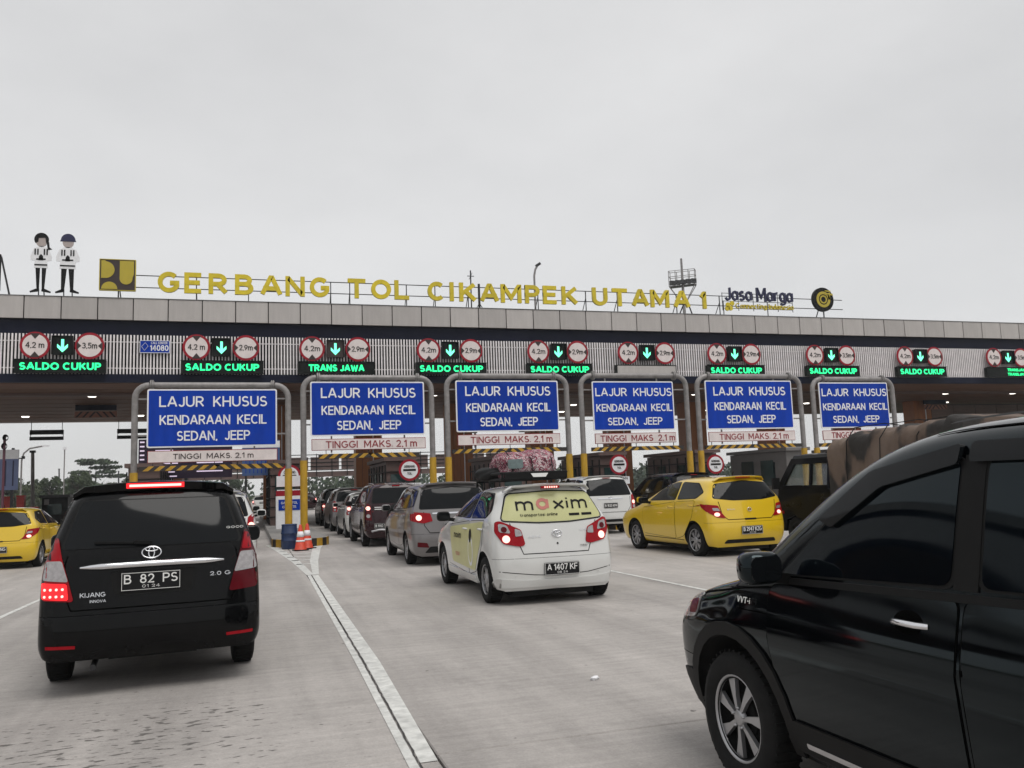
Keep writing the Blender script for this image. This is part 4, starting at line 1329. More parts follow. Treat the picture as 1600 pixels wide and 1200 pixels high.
M['glass'] = mat('tinted_car_glass', (0.005, 0.006, 0.007), 0.05, spec=0.2, rvar=0.03, scale=1.5)
M['glass_blue'] = mat('blue_tinted_car_glass', (0.0015, 0.0025, 0.004), 0.04, stint=(.72, .92, 1.0), spec=0.34, rvar=0.02, scale=1.2)
M['rubber'] = mat('black_trim', (0.008, 0.008, 0.008), 0.5, spec=0.15, var=0.2, scale=8)
M['seam'] = mat('panel_gap', (0.002, 0.002, 0.002), 0.9, spec=0.02)
M['arch'] = mat('wheel_arch_liner', (0.008, 0.008, 0.008), 0.9, var=0.3, scale=9)
M['tyre'] = mat('tyre_rubber', (0.011, 0.011, 0.011), 0.8, spec=0.2, var=0.35, scale=14, bump=0.1)
M['alloy'] = mat('silver_alloy', (0.42, 0.42, 0.43), 0.35, 0.75, var=0.1, scale=8)
M['alloydark'] = mat('dark_wheel_inside', (0.007, 0.007, 0.007), 0.6, spec=0.1)
M['chrome'] = mat('chrome', (0.78, 0.78, 0.8), 0.12, 1.0, rvar=0.06, scale=6)
M['lensred'] = mat('red_lamp_lens', (0.30, 0.004, 0.010), 0.25, coat=0.2, spec=0.1, var=0.2, scale=14)
M['lensdark'] = mat('dark_red_lamp_lens', (0.09, 0.002, 0.006), 0.25, coat=0.2, spec=0.1, var=0.2, scale=14)
M['lensclear'] = mat('clear_lamp_lens', (0.36, 0.34, 0.34), 0.18, 0.35, coat=1.0, var=0.3, scale=30)
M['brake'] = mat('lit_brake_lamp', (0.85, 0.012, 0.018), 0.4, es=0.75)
M['brakehot'] = mat('bright_lit_brake_lamp', (1.0, 0.42, 0.36), 0.4, es=1.6)
M['clad_black'] = mat('unpainted_black_plastic', (0.009, 0.009, 0.009), 0.6, spec=0.2, var=0.2, scale=20)
M['plate'] = mat('black_number_plate', (0.008, 0.008, 0.009), 0.45, spec=0.2, var=0.2, scale=10)
M['platetext'] = mat('white_plate_lettering', (0.75, 0.75, 0.73), 0.5)
M['sticker'] = mat('pale_yellow_film', (0.50, 0.50, 0.24), 0.35, var=0.1, scale=3)
M['stickeryel'] = mat('yellow_film', (0.60, 0.58, 0.27), 0.35, var=0.12, scale=3)
M['stickerred'] = mat('salmon_film', (0.5, 0.16, 0.13), 0.4, var=0.1, scale=6)

HIDE = []


def lerp(tab, z):
    if z <= tab[0][0]:
        return tab[0][1]
    for (a, b_), (c, d_) in zip(tab[:-1], tab[1:]):
        if z <= c:
            return b_ + (d_ - b_) * (z - a) / (c - a)
    return tab[-1][1]


def car_cage(S):
    w, H = S['w'], S['H']
    zf, zs = S['zf'], S['zs']
    wb = S['wb']
    yF = wb + S['FO']

    def hood(ww, zt, y=None, fr=0.0):
        q = [(0, zf), (S.get('wf', .88) * ww, zf), (S.get('ws', .98) * ww, zs), (S.get('wl', 1.0) * ww, .50), (ww, min(S.get('zm', .74) - .02, zt - .2)), (S.get('wu', .985) * ww, zt - .15), (.955 * ww, zt - .075), (.87 * ww, zt - .025), (.7 * ww, zt - .008), (.42 * ww, zt), (0, zt + .008)]
        return [(x, (y if y is not None else wb + lerp(S['front'], z) - fr), z) for x, z in q]

    def cab(zt, zb, y=None, tail=None, ww=w, xe=S['xe'], tz=0.0):
        q = [(0, zf), (S.get('wf', .88) * ww, zf), (S.get('ws', .98) * ww, zs), (S.get('wl', 1.0) * ww, .50), (ww, S.get('zm', .74)), (S.get('wu', .985) * ww, zb - .07), (S.get('wbelt', .95) * ww, zb + .025), (xe + .055 * ww / w, zt - .19), (xe, zt - .06), (xe * .66, zt - .012), (0, zt)]
        return [(x, (y if y is not None else lerp(S['tail'], z) + tail), z) for x, z in q]
    zb0, zb1 = S['zbF'], S['zbR']
    yC, yW, yR = S['yC'], S['yW'], S['yR']

    def zb(y):
        t = (yC - y) / (yC - yR)
        return zb0 + (zb1 - zb0) * max(0, min(1, t))
    cowl = hood(w, S['zh1'], yC)
    cowl[5] = (.985 * w, yC, zb0 - .07)
    cowl[6] = (.955 * w, yC, zb0 + .0)
    cowl[7] = (.90 * w, yC, S['zh1'] + .015)
    cowl[8] = (.80 * w, yC + .02, S['zh1'] + .03)
    cowl[9] = (.5 * w, yC + .10, S['zh1'] + .035)
    cowl[10] = (0, yC + .14, S['zh1'] + .04)
    top = cab(H - .035, zb(yW), yW)
    top[9] = (top[9][0], yW + .06, top[9][2])
    top[10] = (0, yW + .08, top[10][2])
    rings = [hood(w * .86, S['zh0'], None, 0.0), hood(w * .965, S['zh0'] + .02, None, .12), hood(w, S['zh0'] + (S['zh1'] - S['zh0']) * .42, wb + S['FO'] * .42),
             hood(w, S['zh0'] + (S['zh1'] - S['zh0']) * .8, yC + (wb - yC) * .55 + .05), cowl, top]
    nm = S.get('nroof', 2)
    y0, y1 = yW, yR + .5
    for k in range(1, nm + 1):
        y = y0 + (y1 - y0) * k / nm
        rings.append(cab(H if k < nm else H - S.get('drop', .01), zb(y), y))
    HR = S.get('HR', H - .03)
    rings.append(cab(HR, zb1, None, .20, w * .995, S['xe'] * .99))
    rings.append(cab(HR - .012, zb1, None, .035, w * S.get('tw', .955), S['xe'] * S.get('txe', .93)))
    n = 11
    vs, fs = [], []
    idx = []
    for rg in rings:
        Rr = [len(vs) + j for j in range(n)]
        vs += rg
        Lr = []
        for j in range(n):
            if j in (0, n - 1):
                Lr.append(Rr[j])
            else:
                Lr.append(len(vs))
                x, y, z = rg[j]
                vs.append((-x, y, z))
        idx.append((Rr, Lr))
    for (R0, L0), (R1, L1) in zip(idx[:-1], idx[1:]):
        for j in range(n - 1):
            fs.append((R0[j], R1[j], R1[j + 1], R0[j + 1]))
            fs.append((L0[j + 1], L1[j + 1], L1[j], L0[j]))
    # end caps: five columns
    for end, sgn, bul in ((0, 1, S.get('bulF', .10)), (-1, -1, S.get('bulR', .06))):
        Rr, Lr = idx[end]
        rows = []
        for j in range(1, n - 1):
            x, y, z = vs[Rr[j]]
            if j == 1:
                c = Rr[0]
            elif j == n - 2:
                c = Rr[n - 1]
            else:
                c = len(vs)
                vs.append((0, y + sgn * bul, z + (0.01 if j > 5 else 0)))
            a = len(vs)
            vs.append((x * .62, y + sgn * bul * .75, z))
            b_ = len(vs)
            vs.append((-x * .62, y + sgn * bul * .75, z))
            rows.append((Rr[j], a, c, b_, Lr[j]))
        for r0, r1 in zip(rows[:-1], rows[1:]):
            for k in range(4):
                f = (r0[k], r0[k + 1], r1[k + 1], r1[k])
                fs.append(f if end == -1 else f[::-1])
    return vs, fs, idx


class Car:
    def __init__(self, S, name, label, cat, loc, heading, paint, scale=1.0, group=None):
        self.S = S
        self.root = thing(name, label, cat, (loc[0], loc[1], 0), heading, group)
        self.root.scale = (scale,) * 3
        self.paint = paint
        vs, fs, idx = car_cage(S)
        me = bpy.data.meshes.new('cage')
        me.from_pydata(vs, [], fs)
        bm = bmesh.new()
        bm.from_mesh(me)
        bmesh.ops.remove_doubles(bm, verts=bm.verts, dist=1e-5)
        bmesh.ops.recalc_face_normals(bm, faces=bm.faces)
        bm.to_mesh(me)
        bm.free()
        cr = me.attributes.new('crease_edge', 'FLOAT', 'EDGE')
        w = S['w']
        for e in me.edges:
            a, b_ = me.vertices[e.vertices[0]].co, me.vertices[e.vertices[1]].co
            c = 0.0
            if abs(a.z - S['zf']) < .01 and abs(b_.z - S['zf']) < .01:
                c = .4
            # belt crease along the sides
            if S.get('beltcrease') and abs(abs(a.x) - .95 * w) < .02 * w and abs(abs(b_.x) - .95 * w) < .02 * w and abs(a.y - b_.y) > .2 and abs(a.z - b_.z) < .12 and a.z > S['zbF'] - .02:
                c = S['beltcrease']
            if S.get('midcrease') and abs(abs(a.x) - w) < .002 and abs(abs(b_.x) - w) < .002 and abs(a.y - b_.y) > .1 and abs(a.z - S['zm']) < .06 and abs(b_.z - S['zm']) < .06:
                c = S['midcrease']
            cr.data[e.index].value = c
        tmp = bpy.data.objects.new('tmp', me)
        COL.objects.link(tmp)
        sub = tmp.modifiers.new('s', 'SUBSURF')
        sub.levels = S.get('lv', 3)
        sub.use_creases = True
        bpy.context.view_layer.update()
        dg = bpy.context.evaluated_depsgraph_get()
        full = bpy.data.meshes.new_from_object(tmp.evaluated_get(dg))
        self.bvh = BVHTree.FromPolygons([v.co for v in full.vertices], [p.vertices for p in full.polygons])
        # wheel arches
        cu = MB()
        ra = S['r'] + S.get('gap', .065)
        for y in (0, S['wb']):
            for s in (-1, 1):
                x0, x1 = s * (w - .34), s * (w + .3)
                n_ = 40
                ring0 = [(x0, y + ra * math.cos(2 * PI * k / n_), S['r'] + .0 + ra * math.sin(2 * PI * k / n_)) for k in range(n_)]
                ring1 = [(x1, p[1], p[2]) for p in ring0]
                cu.add(ring0 + ring1, [list(range(n_))[::-1], list(range(n_, 2 * n_))] + [(k, (k + 1) % n_, n_ + (k + 1) % n_, n_ + k) for k in range(n_)])
        cme = cu.mesh('cutter', M['arch'])
        cut = bpy.data.objects.new('cutter', cme)
        COL.objects.link(cut)
        me.materials.append(paint)
        bo = tmp.modifiers.new('b', 'BOOLEAN')
        bo.operation = 'DIFFERENCE'
        bo.solver = 'EXACT'
        bo.object = cut
        bo.material_mode = 'TRANSFER'
        bpy.context.view_layer.update()
        dg = bpy.context.evaluated_depsgraph_get()
        body = bpy.data.meshes.new_from_object(tmp.evaluated_get(dg))
        bpy.data.objects.remove(tmp)
        bpy.data.objects.remove(cut)
        # split off the bumpers
        zb_ = S.get('zbump', .6)
        for nm, ysel in (('rear_bumper', lambda y: y < -ra + .0), ('front_bumper', lambda y: y > S['wb'] + ra)):
            bm = bmesh.new()
            bm.from_mesh(body)
            bmesh.ops.bisect_plane(bm, geom=bm.verts[:] + bm.edges[:] + bm.faces[:], plane_co=(0, 0, zb_), plane_no=(0, 0, 1))
            yc = -ra if nm == 'rear_bumper' else S['wb'] + ra
            bmesh.ops.bisect_plane(bm, geom=bm.verts[:] + bm.edges[:] + bm.faces[:], plane_co=(0, yc, 0), plane_no=(0, 1, 0))
            inb = [f for f in bm.faces if f.calc_center_median().z < zb_ and ysel(f.calc_center_median().y)]
            inset = set(inb)
            b2 = bm.copy()
            ids = {f.index for f in inb}
            bm.faces.index_update()
            ids = {f.index for f in inb}
            b2.faces.ensure_lookup_table()
            kill = [f for i, f in enumerate(b2.faces) if i not in ids]
            bmesh.ops.delete(b2, geom=kill, context='FACES')
            for v in b2.verts:
                v.co.z = min(v.co.z, zb_ - .004)
            mb_ = bpy.data.meshes.new(nm)
            b2.to_mesh(mb_)
            b2.free()
            for mm in body.materials:
                mb_.materials.append(mm)
            mb_.polygons.foreach_set('use_smooth', [True] * len(mb_.polygons))
            mb_.set_sharp_from_angle(angle=R(40))
            link(nm, mb_, self.root)
            bmesh.ops.delete(bm, geom=inb, context='FACES')
            bm.to_mesh(body)
            bm.free()
        body.polygons.foreach_set('use_smooth', [True] * len(body.polygons))
        body.set_sharp_from_angle(angle=R(38))
        body.name = 'body'
        link('body', body, self.root)
        # dark floor closes the gap under the bumpers
        part('underbody', MB().box((0, S['wb'] / 2, S['zf'] - .0), (w * 1.3, S['wb'] + .7, .16)).tube([(-w + .2, 0, S['r']), (w - .2, 0, S['r'])], .05), M['arch'], self.root)
        self.wheels()

    # -- project a flat outline on to the body
    def hit(self, u, v, d):
        if d == 'rear':
            o, di = Vector((u, -6, v)), Vector((0, 1, 0))
        elif d == 'front':
            o, di = Vector((u, 9, v)), Vector((0, -1, 0))
        elif d == 'left':
            o, di = Vector((-4, u, v)), Vector((1, 0, 0))
        elif d == 'right':
            o, di = Vector((4, u, v)), Vector((-1, 0, 0))
        else:
            o, di = Vector((u, v, 5)), Vector((0, 0, -1))
        p, nrm, i_, dist = self.bvh.ray_cast(o, di)
        if p is None:
            # outside the outline: clamp to the nearest body point seen along this direction
            q = {'rear': Vector((u, -2, v)), 'front': Vector((u, 5, v)), 'left': Vector((-1.2, u, v)), 'right': Vector((1.2, u, v))}.get(d, Vector((u, v, 3)))
            p, nrm, i_, dist = self.bvh.find_nearest(q)
        return p, nrm, di

    def patch(self, name, poly, d, m, parent=None, off=.004, thick=.012, grid=.07, label=None):
        bm = bmesh.new()
        vs = [bm.verts.new((u, v, 0)) for u, v in poly]
        try:
            bm.faces.new(vs)
        except ValueError:
            return None
        us, ws = [p[0] for p in poly], [p[1] for p in poly]
        for ax, lo, hi in ((0, min(us), max(us)), (1, min(ws), max(ws))):
            n_ = max(1, int((hi - lo) / grid))
            for k in range(1, n_ + 1):
                c = lo + (hi - lo) * k / (n_ + 1)
                no_ = (1, 0, 0) if ax == 0 else (0, 1, 0)
                co_ = (c, 0, 0) if ax == 0 else (0, c, 0)
                bmesh.ops.bisect_plane(bm, geom=bm.verts[:] + bm.edges[:] + bm.faces[:], plane_co=co_, plane_no=no_)
        di = None
        for v in bm.verts:
            p, nrm, di = self.hit(v.co.x, v.co.y, d)
            v.co = p - di * off
        bmesh.ops.recalc_face_normals(bm, faces=bm.faces)
        if bm.faces and sum(f.normal.dot(di) * f.calc_area() for f in bm.faces) > 0:
            bmesh.ops.reverse_faces(bm, faces=bm.faces)
        be = [e for e in bm.edges if e.is_boundary]
        r_ = bmesh.ops.extrude_edge_only(bm, edges=be)
        for v in [x for x in r_['geom'] if isinstance(x, bmesh.types.BMVert)]:
            v.co = v.co + di * thick
        me = bpy.data.meshes.new(name)
        bm.to_mesh(me)
        bm.free()
        me.materials.append(m)
        me.polygons.foreach_set('use_smooth', [True] * len(me.polygons))
        me.set_sharp_from_angle(angle=R(35))
        o = link(name, me, parent or self.root)
        if label:
            o['label'] = label
        return o

    def line(self, name, pts, width, d, m, parent=None, off=.0025, closed=False, thick=.003):
        """a ribbon of the given width along pts, lying on the body"""
        b_ = []
        P_ = [Vector(p) for p in pts]
        if closed:
            P_ = P_ + [P_[0]]
        q = [P_[0]]
        for a, c in zip(P_[:-1], P_[1:]):
            n_ = max(1, int((c - a).length / .06))
            for k in range(1, n_ + 1):
                q.append(a + (c - a) * k / n_)
        vs, fs = [], []
        for i, p in enumerate(q):
            t = (q[min(i + 1, len(q) - 1)] - q[max(i - 1, 0)])
            if closed and i in (0, len(q) - 1):
                t = q[1] - q[-2]
            t.normalize()
            nn = Vector((-t.y, t.x)) * width / 2
            for s in (1, -1):
                u = p + nn * s
                h, nrm, di = self.hit(u.x, u.y, d)
                vs.append(h - di * off)
        for i in range(len(q) - 1):
            fs.append((2 * i, 2 * i + 1, 2 * i + 3, 2 * i + 2))
        mb_ = MB()
        mb_.add(vs, fs, 0, True)
        me = mb_.mesh(name, m)
        return link(name, me, parent or self.root)

    def both(self, fn):
        for d, s in (('left', -1), ('right', 1)):
            fn(d, s)

    def sym(self, poly):
        return [(-u, v) for u, v in poly][::-1]

    # -- wheels
    def wheels(self):
        S = self.S
        key = (S['r'], S['rim'], S['spokes'], S.get('style', 0))
        if key not in WH:
            WH[key] = wheel_meshes(*key)
        ty, ri, inn = WH[key]
        tw = .19
        for y in (0, S['wb']):
            for s in (-1, 1):
                wr = link('wheel', ty, self.root, (s * (S['w'] - tw / 2 - .012), y, S['r']), (0, 0, 0 if s > 0 else PI))
                link('rim', ri, wr)
                link('wheel_inside', inn, wr)

    def windows(self, polys, d, glass=None, frame=.022, names=None):
        for i, p in enumerate(polys):
            c = Vector((sum(a for a, b_ in p) / len(p), sum(b_ for a, b_ in p) / len(p)))
            rp_ = roundpoly(p, .05)
            grow = []
            for u, v in rp_:
                q = Vector((u, v)) - c
                grow.append(tuple(c + q * (1 + frame / max(q.length, .05))))
            nm = (names or ['window'] * 9)[i]
            o = self.patch(nm, rp_, d, glass or M['glass'], off=.0075, thick=.006)
            self.patch('window_trim', grow, d, M['rubber'], parent=o, off=.0035, thick=.006)

    def plate(self, x, z, text, w_=.44, h_=.15, sub=None, tw=.86, tilt=None):
        p, nrm, di = self.hit(x, z, 'rear')
        a = 0.0 if tilt is None else tilt
        o = part('licence_plate', MB().prism(rrect(w_, h_, .012), XZ(0), (0, .012, 0)), M['plate'], self.root, (x, p.y - .022, z), (a, 0, 0))
        lettering(text, h_ * .5, M['platetext'], o, (0, -.002, -h_ * (.2 if sub else .25) + (h_ * .08 if sub else 0)), bold=.004, width=w_ * tw, ext=.001)
        if sub:
            lettering(sub, h_ * .16, M['platetext'], o, (0, -.002, -h_ * .36), width=w_ * .3, ext=.001)
        rim_ = MB()
        for (cx, cz, sx, sz) in ((0, h_ / 2 - .006, w_, .004), (0, -h_ / 2 + .006, w_, .004), (w_ / 2 - .006, 0, .004, h_), (-w_ / 2 + .006, 0, .004, h_)):
            rim_.box((cx, -.001, cz), (sx * .97, .002, sz * .97))
        link('plate_edge', rim_.mesh('plate_edge', M['platetext']), o)
        return o

    def mirror(self, y, z, m, size=(.2, .13, .15)):
        me = MB()
        n_, k_ = 12, 8
        vs, fs = [], []
        for i in range(k_ + 1):
            a = -PI / 2 + PI * i / k_
            for j in range(n_):
                b_ = 2 * PI * j / n_
                f = lambda c, e: math.copysign(abs(c) ** e, c)
                vs.append((f(math.cos(a), .55) * f(math.cos(b_), .6) * size[0] / 2, f(math.cos(a), .55) * f(math.sin(b_), .6) * size[1] / 2, f(math.sin(a), .6) * size[2] / 2))
        for i in range(k_):
            for j in range(n_):
                fs.append((i * n_ + j, i * n_ + (j + 1) % n_, (i + 1) * n_ + (j + 1) % n_, (i + 1) * n_ + j))
        me.add(vs, fs, 0, True)
        for s, d in ((-1, 'left'), (1, 'right')):
            p, nrm, di = self.hit(y, z - .03, d)
            X = p.x + s * (.06 + size[0] / 2)
            o = part('wing_mirror', me, m, self.root, (X, y, z + .03))
            part('mirror_stalk', MB().bar((-s * .02, 0, -size[2] * .25), (-s * (size[0] / 2 + .09), .02, -size[2] * .45), .05, .05), M['rubber'], o)
            part('mirror_glass', MB().prism(rrect(size[0] * .78, size[2] * .74, .03), XZ(-size[1] / 2 - .002), (0, .01, 0)), M['glass'], o)

    def emblem(self, x, z, r, kind):
        p, nrm, di = self.hit(x, z, 'rear')
        tilt = math.atan2(nrm.z, -nrm.y)
        b_ = MB()

        def ell(a, c, cx=0, cz=0, t=.006, n_=24):
            b_.tube([(cx + a * math.cos(2 * PI * q / n_), 0, cz + c * math.sin(2 * PI * q / n_)) for q in range(n_ + 1)], t, 6, cap=False)
        if kind == 'ovals':
            ell(r, r * .66, t=r * .085)
            ell(r * .3, r * .62, t=r * .075)
            ell(r * .66, r * .24, 0, r * .36, t=r * .075)
        elif kind == 'h':
            ell(r * .8, r * .7, t=r * .09)
            b_.bar((-r * .35, 0, -r * .45), (-r * .4, 0, r * .5), r * .16)
            b_.bar((r * .35, 0, -r * .45), (r * .4, 0, r * .5), r * .16)
            b_.bar((-r * .35, 0, 0), (r * .35, 0, 0), r * .14)
        else:
            ell(r, r * .7, t=r * .1)
            b_.bar((-r * .3, 0, -r * .4), (-r * .3, 0, r * .4), r * .16)
            ell(r * .45, r * .4, r * .05, 0, t=r * .08)
        return part('emblem', b_, M['chrome'], self.root, (x, p.y - .012, z), (-tilt, 0, 0))

    def ontext(self, s, x, z, h_, w_, m, parent, bold=.0, off=.012, d='rear', name='lettering'):
        """lettering pressed on to the curved panel"""
        me = text_mesh(s, h_, bold=bold, ext=.001, width=w_).copy()
        me.materials.append(m)
        for v in me.vertices:
            u = x + (v.co.x if d in ('rear', 'right') else -v.co.x)
            w2 = z + v.co.z
            p, n_, di = self.hit(u, w2, d)
            v.co = p - di * (off - v.co.y)
        return link(name, me, parent or self.root)

    def badge(self, text, x, z, h_, w_, m=None, d='rear'):
        return self.ontext(text, x, z, h_, w_, m or M['chrome'], None, .006, .010 if d == 'rear' else .018, d, 'badge')

    def handle(self, y, z, d, m, parent=None, L_=.17):
        p, nrm, di = self.hit(y, z, d)
        s = -1 if d == 'left' else 1
        b_ = MB().tube([(0, -L_ / 2, 0), (s * .03, -L_ / 2 + .03, .004), (s * .036, 0, .006), (s * .03, L_ / 2 - .03, .004), (0, L_ / 2, 0)], .013, 8)
        return part('door_handle', b_, m, parent or self.root, (p.x, y, z))

    def spoiler(self, x1, y0, z0, chord, m, thick=.05, droop=.03, lamp=None):
        """wing over the rear window; y0 z0 = front edge at the centre"""
        vs, fs = [], []
        n_ = 15
        pr = [(0.0, 0.0), (-.3, .018), (-.7, .016), (-1.0, -.012), (-.97, -.5), (-.6, -.9), (0.0, -1.0)]
        for i in range(n_):
            t = -1 + 2 * i / (n_ - 1)
            e = max(0, 1 - abs(t) ** 5 * .55)
            dz = -droop * t * t - (.05 * max(0, abs(t) - .86) / .14)
            for (a, c) in pr:
                zz = (c * chord if c > -.2 else c * thick)
                vs.append((t * x1, y0 + a * chord * e + .05 * (1 - t * t) * 0, z0 + zz * (1 if c > -.2 else e) + dz))
        k_ = len(pr)
        for i in range(n_ - 1):
            for j in range(k_ - 1):
                fs.append((i * k_ + j, i * k_ + j + 1, (i + 1) * k_ + j + 1, (i + 1) * k_ + j))
        fs.append(tuple(range(k_)))
        fs.append(tuple((n_ - 1) * k_ + j for j in range(k_))[::-1])
        mb_ = MB()
        mb_.add(vs, fs, 0, True)
        me = mb_.mesh('spoiler', m)
        me.set_sharp_from_angle(angle=R(50))
        o = link('spoiler', me, self.root)
        if lamp:
            part('brake_lamp_glow', MB().box((0, y0 - chord * 1.0 + .004, z0 - thick * .25), (lamp + .05, .02, .045)), M['brake'], o)  # emissive red surround added for the red glow around the bright core
            part('high_brake_lamp', MB().box((0, y0 - chord * 1.0 - .004, z0 - thick * .25), (lamp, .02, .02)), M['brakehot'], o)
        return o

    def doors(self, polys, d, hy, hz, hm, raise_=.0045):
        for p, y, z in zip(polys, hy, hz):
            rp_ = roundpoly(p, .06)
            self.line('panel_gap', rp_, .014, d, M['seam'], off=.0022, closed=True)
            o = self.patch('door', rp_, d, self.paint, off=raise_, thick=.003, grid=.09)
            self.handle(y, z, d, hm, parent=o)

    def wiper(self, x0, z0, x1, z1):
        p, n1, di = self.hit(x0, z0, 'rear')
        q, n2, di = self.hit(x1, z1, 'rear')
        part('rear_wiper', MB().bar((x0, p.y - .03, z0), (x1, q.y - .03, z1), .016, .02).bar((x0, p.y - .02, z0), (x0 + (x1 - x0) * .3, p.y - .04, z0 + (z1 - z0) * .3 + .005), .03, .03), M['rubber'], self.root)


WH = {}


def wheel_meshes(r, rim, n, style):
    fx = lambda a, u, v: (a, u, v)
    t = MB().lathe([(-.075, rim - .02), (-.09, rim + .01), (-.098, (r + rim) / 2), (-.088, r - .02), (-.06, r - .002), (.06, r - .002), (.088, r - .02), (.098, (r + rim) / 2), (.09, rim + .01), (.078, rim - .004), (.07, rim - .02)], 44, fx)
    for q in range(44):            # tread grooves read as short ribs
        a = 2 * PI * q / 44
        t.box((0, (r - .001) * math.cos(a), (r - .001) * math.sin(a)), (.15, .012, .012), 0, Matrix.Rotation(a, 3, 'X'))
    tm = t.mesh('wheel', M['tyre'])
    b_ = MB().lathe([(.060, rim - .016), (.076, rim - .012), (.084, rim - .004), (.080, rim + .002), (.06, rim - .004)], 44, fx)
    for q in range(n):
        a = 2 * PI * q / n
        ca, sa = math.cos(a), math.sin(a)
        if style == 1:   # swept two tone blades
            pts = [(.03, -.006), (.03, .012), (rim * .5, .030), (rim - .012, .050), (rim - .012, -.014), (rim * .5, -.002)]
            h0, h1 = .05, .074
        elif style == 2:   # double thin spokes
            pts = [(.04, -.013), (.04, .013), (rim - .02, .028), (rim - .02, -.002)]
            h0, h1 = .052, .07
        else:
            pts = [(.04, -.028), (.04, .028), (rim - .02, .020), (rim - .02, -.020)]
            h0, h1 = .052, .07

        def f_(u, v, ca=ca, sa=sa):
            return (h1 - .012 * (u / rim), u * ca - v * sa, u * sa + v * ca)
        b_.prism(pts, f_, (-.022, 0, 0))
        if style == 2:
            b_.prism([(.04, -.013), (.04, .013), (rim - .02, -.018), (rim - .02, -.046)], f_, (-.022, 0, 0))
    hc = .040 if style == 1 else .058
    b_.lathe([(.05, hc + .004), (.074, hc), (.078, hc - .008), (.078, .0)], 20, fx)
    for q in range(5):
        a = 2 * PI * q / 5 + .3
        b_.lathe([(.07, .008), (.083, .007), (.083, 0)], 6, lambda a_, u, v: (a_, u + .05 * math.cos(a), v + .05 * math.sin(a)))
    rm = b_.mesh('rim', M['alloy'])
    i_ = MB().lathe([(.035, 0), (.03, rim * .6), (.005, rim - .02), (.062, rim - .016)], 32, fx)
    i_.lathe([(.036, .0), (.04, .11), (.036, .115)], 24, fx)
    im = i_.mesh('wheel_inside', M['alloydark'])
    return tm, rm, im


BASE = {
    'mpv': dict(w=.885, H=1.74, zf=.30, zs=.38, wb=2.75, FO=.85, zbF=1.03, zbR=1.10, zh0=.90, zh1=1.08, yC=2.42, yW=1.55, yR=-.66, xe=.665, r=.325, rim=.205, spokes=6,
                front=[(.2, .74), (.34, .82), (.5, .85), (.65, .84), (.8, .78), (.95, .70)],
                wf=.95, ws=1.0, tail=[(.22, -.94), (.34, -.97), (.5, -.985), (.64, -.985), (.74, -.955), (1.0, -.93), (1.14, -.905), (1.55, -.735), (1.66, -.66), (1.74, -.60)], HR=1.705, bulR=.07, tw=.965, txe=.93, zbump=.66, nroof=3),
    'hatch': dict(w=.80, H=1.45, zf=.175, zs=.27, wb=2.455, FO=.66, zbF=.93, zbR=1.03, zh0=.80, zh1=.99, yC=2.12, yW=1.30, yR=-.34, xe=.575, r=.285, rim=.185, spokes=9,
                  front=[(.2, .56), (.34, .63), (.5, .66), (.65, .64), (.8, .56), (.95, .46)],
                  wf=.92, ws=.99, tail=[(.2, -.48), (.30, -.515), (.46, -.525), (.60, -.515), (.72, -.475), (.95, -.44), (1.3, -.32), (1.38, -.28), (1.45, -.24)], HR=1.425, bulR=.075, tw=.95, txe=.92, zbump=.56),
    'hatch2': dict(w=.84, H=1.47, zf=.175, zs=.27, wb=2.405, FO=.80, zbF=.93, zbR=1.04, zh0=.80, zh1=.98, yC=2.12, yW=1.22, yR=-.42, xe=.605, r=.295, rim=.205, spokes=8, style=2,
                   front=[(.2, .70), (.34, .77), (.5, .80), (.65, .78), (.8, .68), (.95, .55)],
                   tail=[(.2, -.52), (.30, -.59), (.46, -.625), (.62, -.62), (.72, -.575), (.92, -.55), (1.02, -.53), (1.3, -.42), (1.40, -.36), (1.47, -.32)], HR=1.435, bulR=.08, tw=.945, txe=.9, zbump=.62),
    'compact_mpv': dict(w=.84, H=1.60, zf=.19, zs=.29, wb=2.65, FO=.80, zbF=.98, zbR=1.06, zh0=.84, zh1=1.03, yC=2.36, yW=1.45, yR=-.70, xe=.63, r=.30, rim=.20, spokes=10,
                        front=[(.2, .70), (.34, .77), (.5, .80), (.65, .78), (.8, .7), (.95, .6)],
                        tail=[(.2, -.82), (.30, -.90), (.5, -.935), (.66, -.93), (.76, -.88), (1.0, -.86), (1.4, -.72), (1.52, -.66), (1.6, -.62)], HR=1.565, bulR=.07, tw=.955, txe=.92, zbump=.62, nroof=3),
    'suv': dict(w=.86, H=1.69, zf=.24, zs=.36, wb=2.685, FO=.80, zbF=1.05, zbR=1.13, zh0=.92, zh1=1.09, yC=2.30, yW=1.45, yR=-.62, xe=.64, r=.335, rim=.215, spokes=7, style=1,
                front=[(.2, .66), (.34, .76), (.5, .80), (.7, .79), (.85, .72), (.98, .6)],
                tail=[(.25, -.74), (.36, -.82), (.55, -.85), (.7, -.84), (.8, -.80), (1.1, -.78), (1.5, -.66), (1.62, -.6), (1.7, -.56)], HR=1.655, bulR=.06, tw=.96, txe=.93, zbump=.66, nroof=3, gap=.075),
}
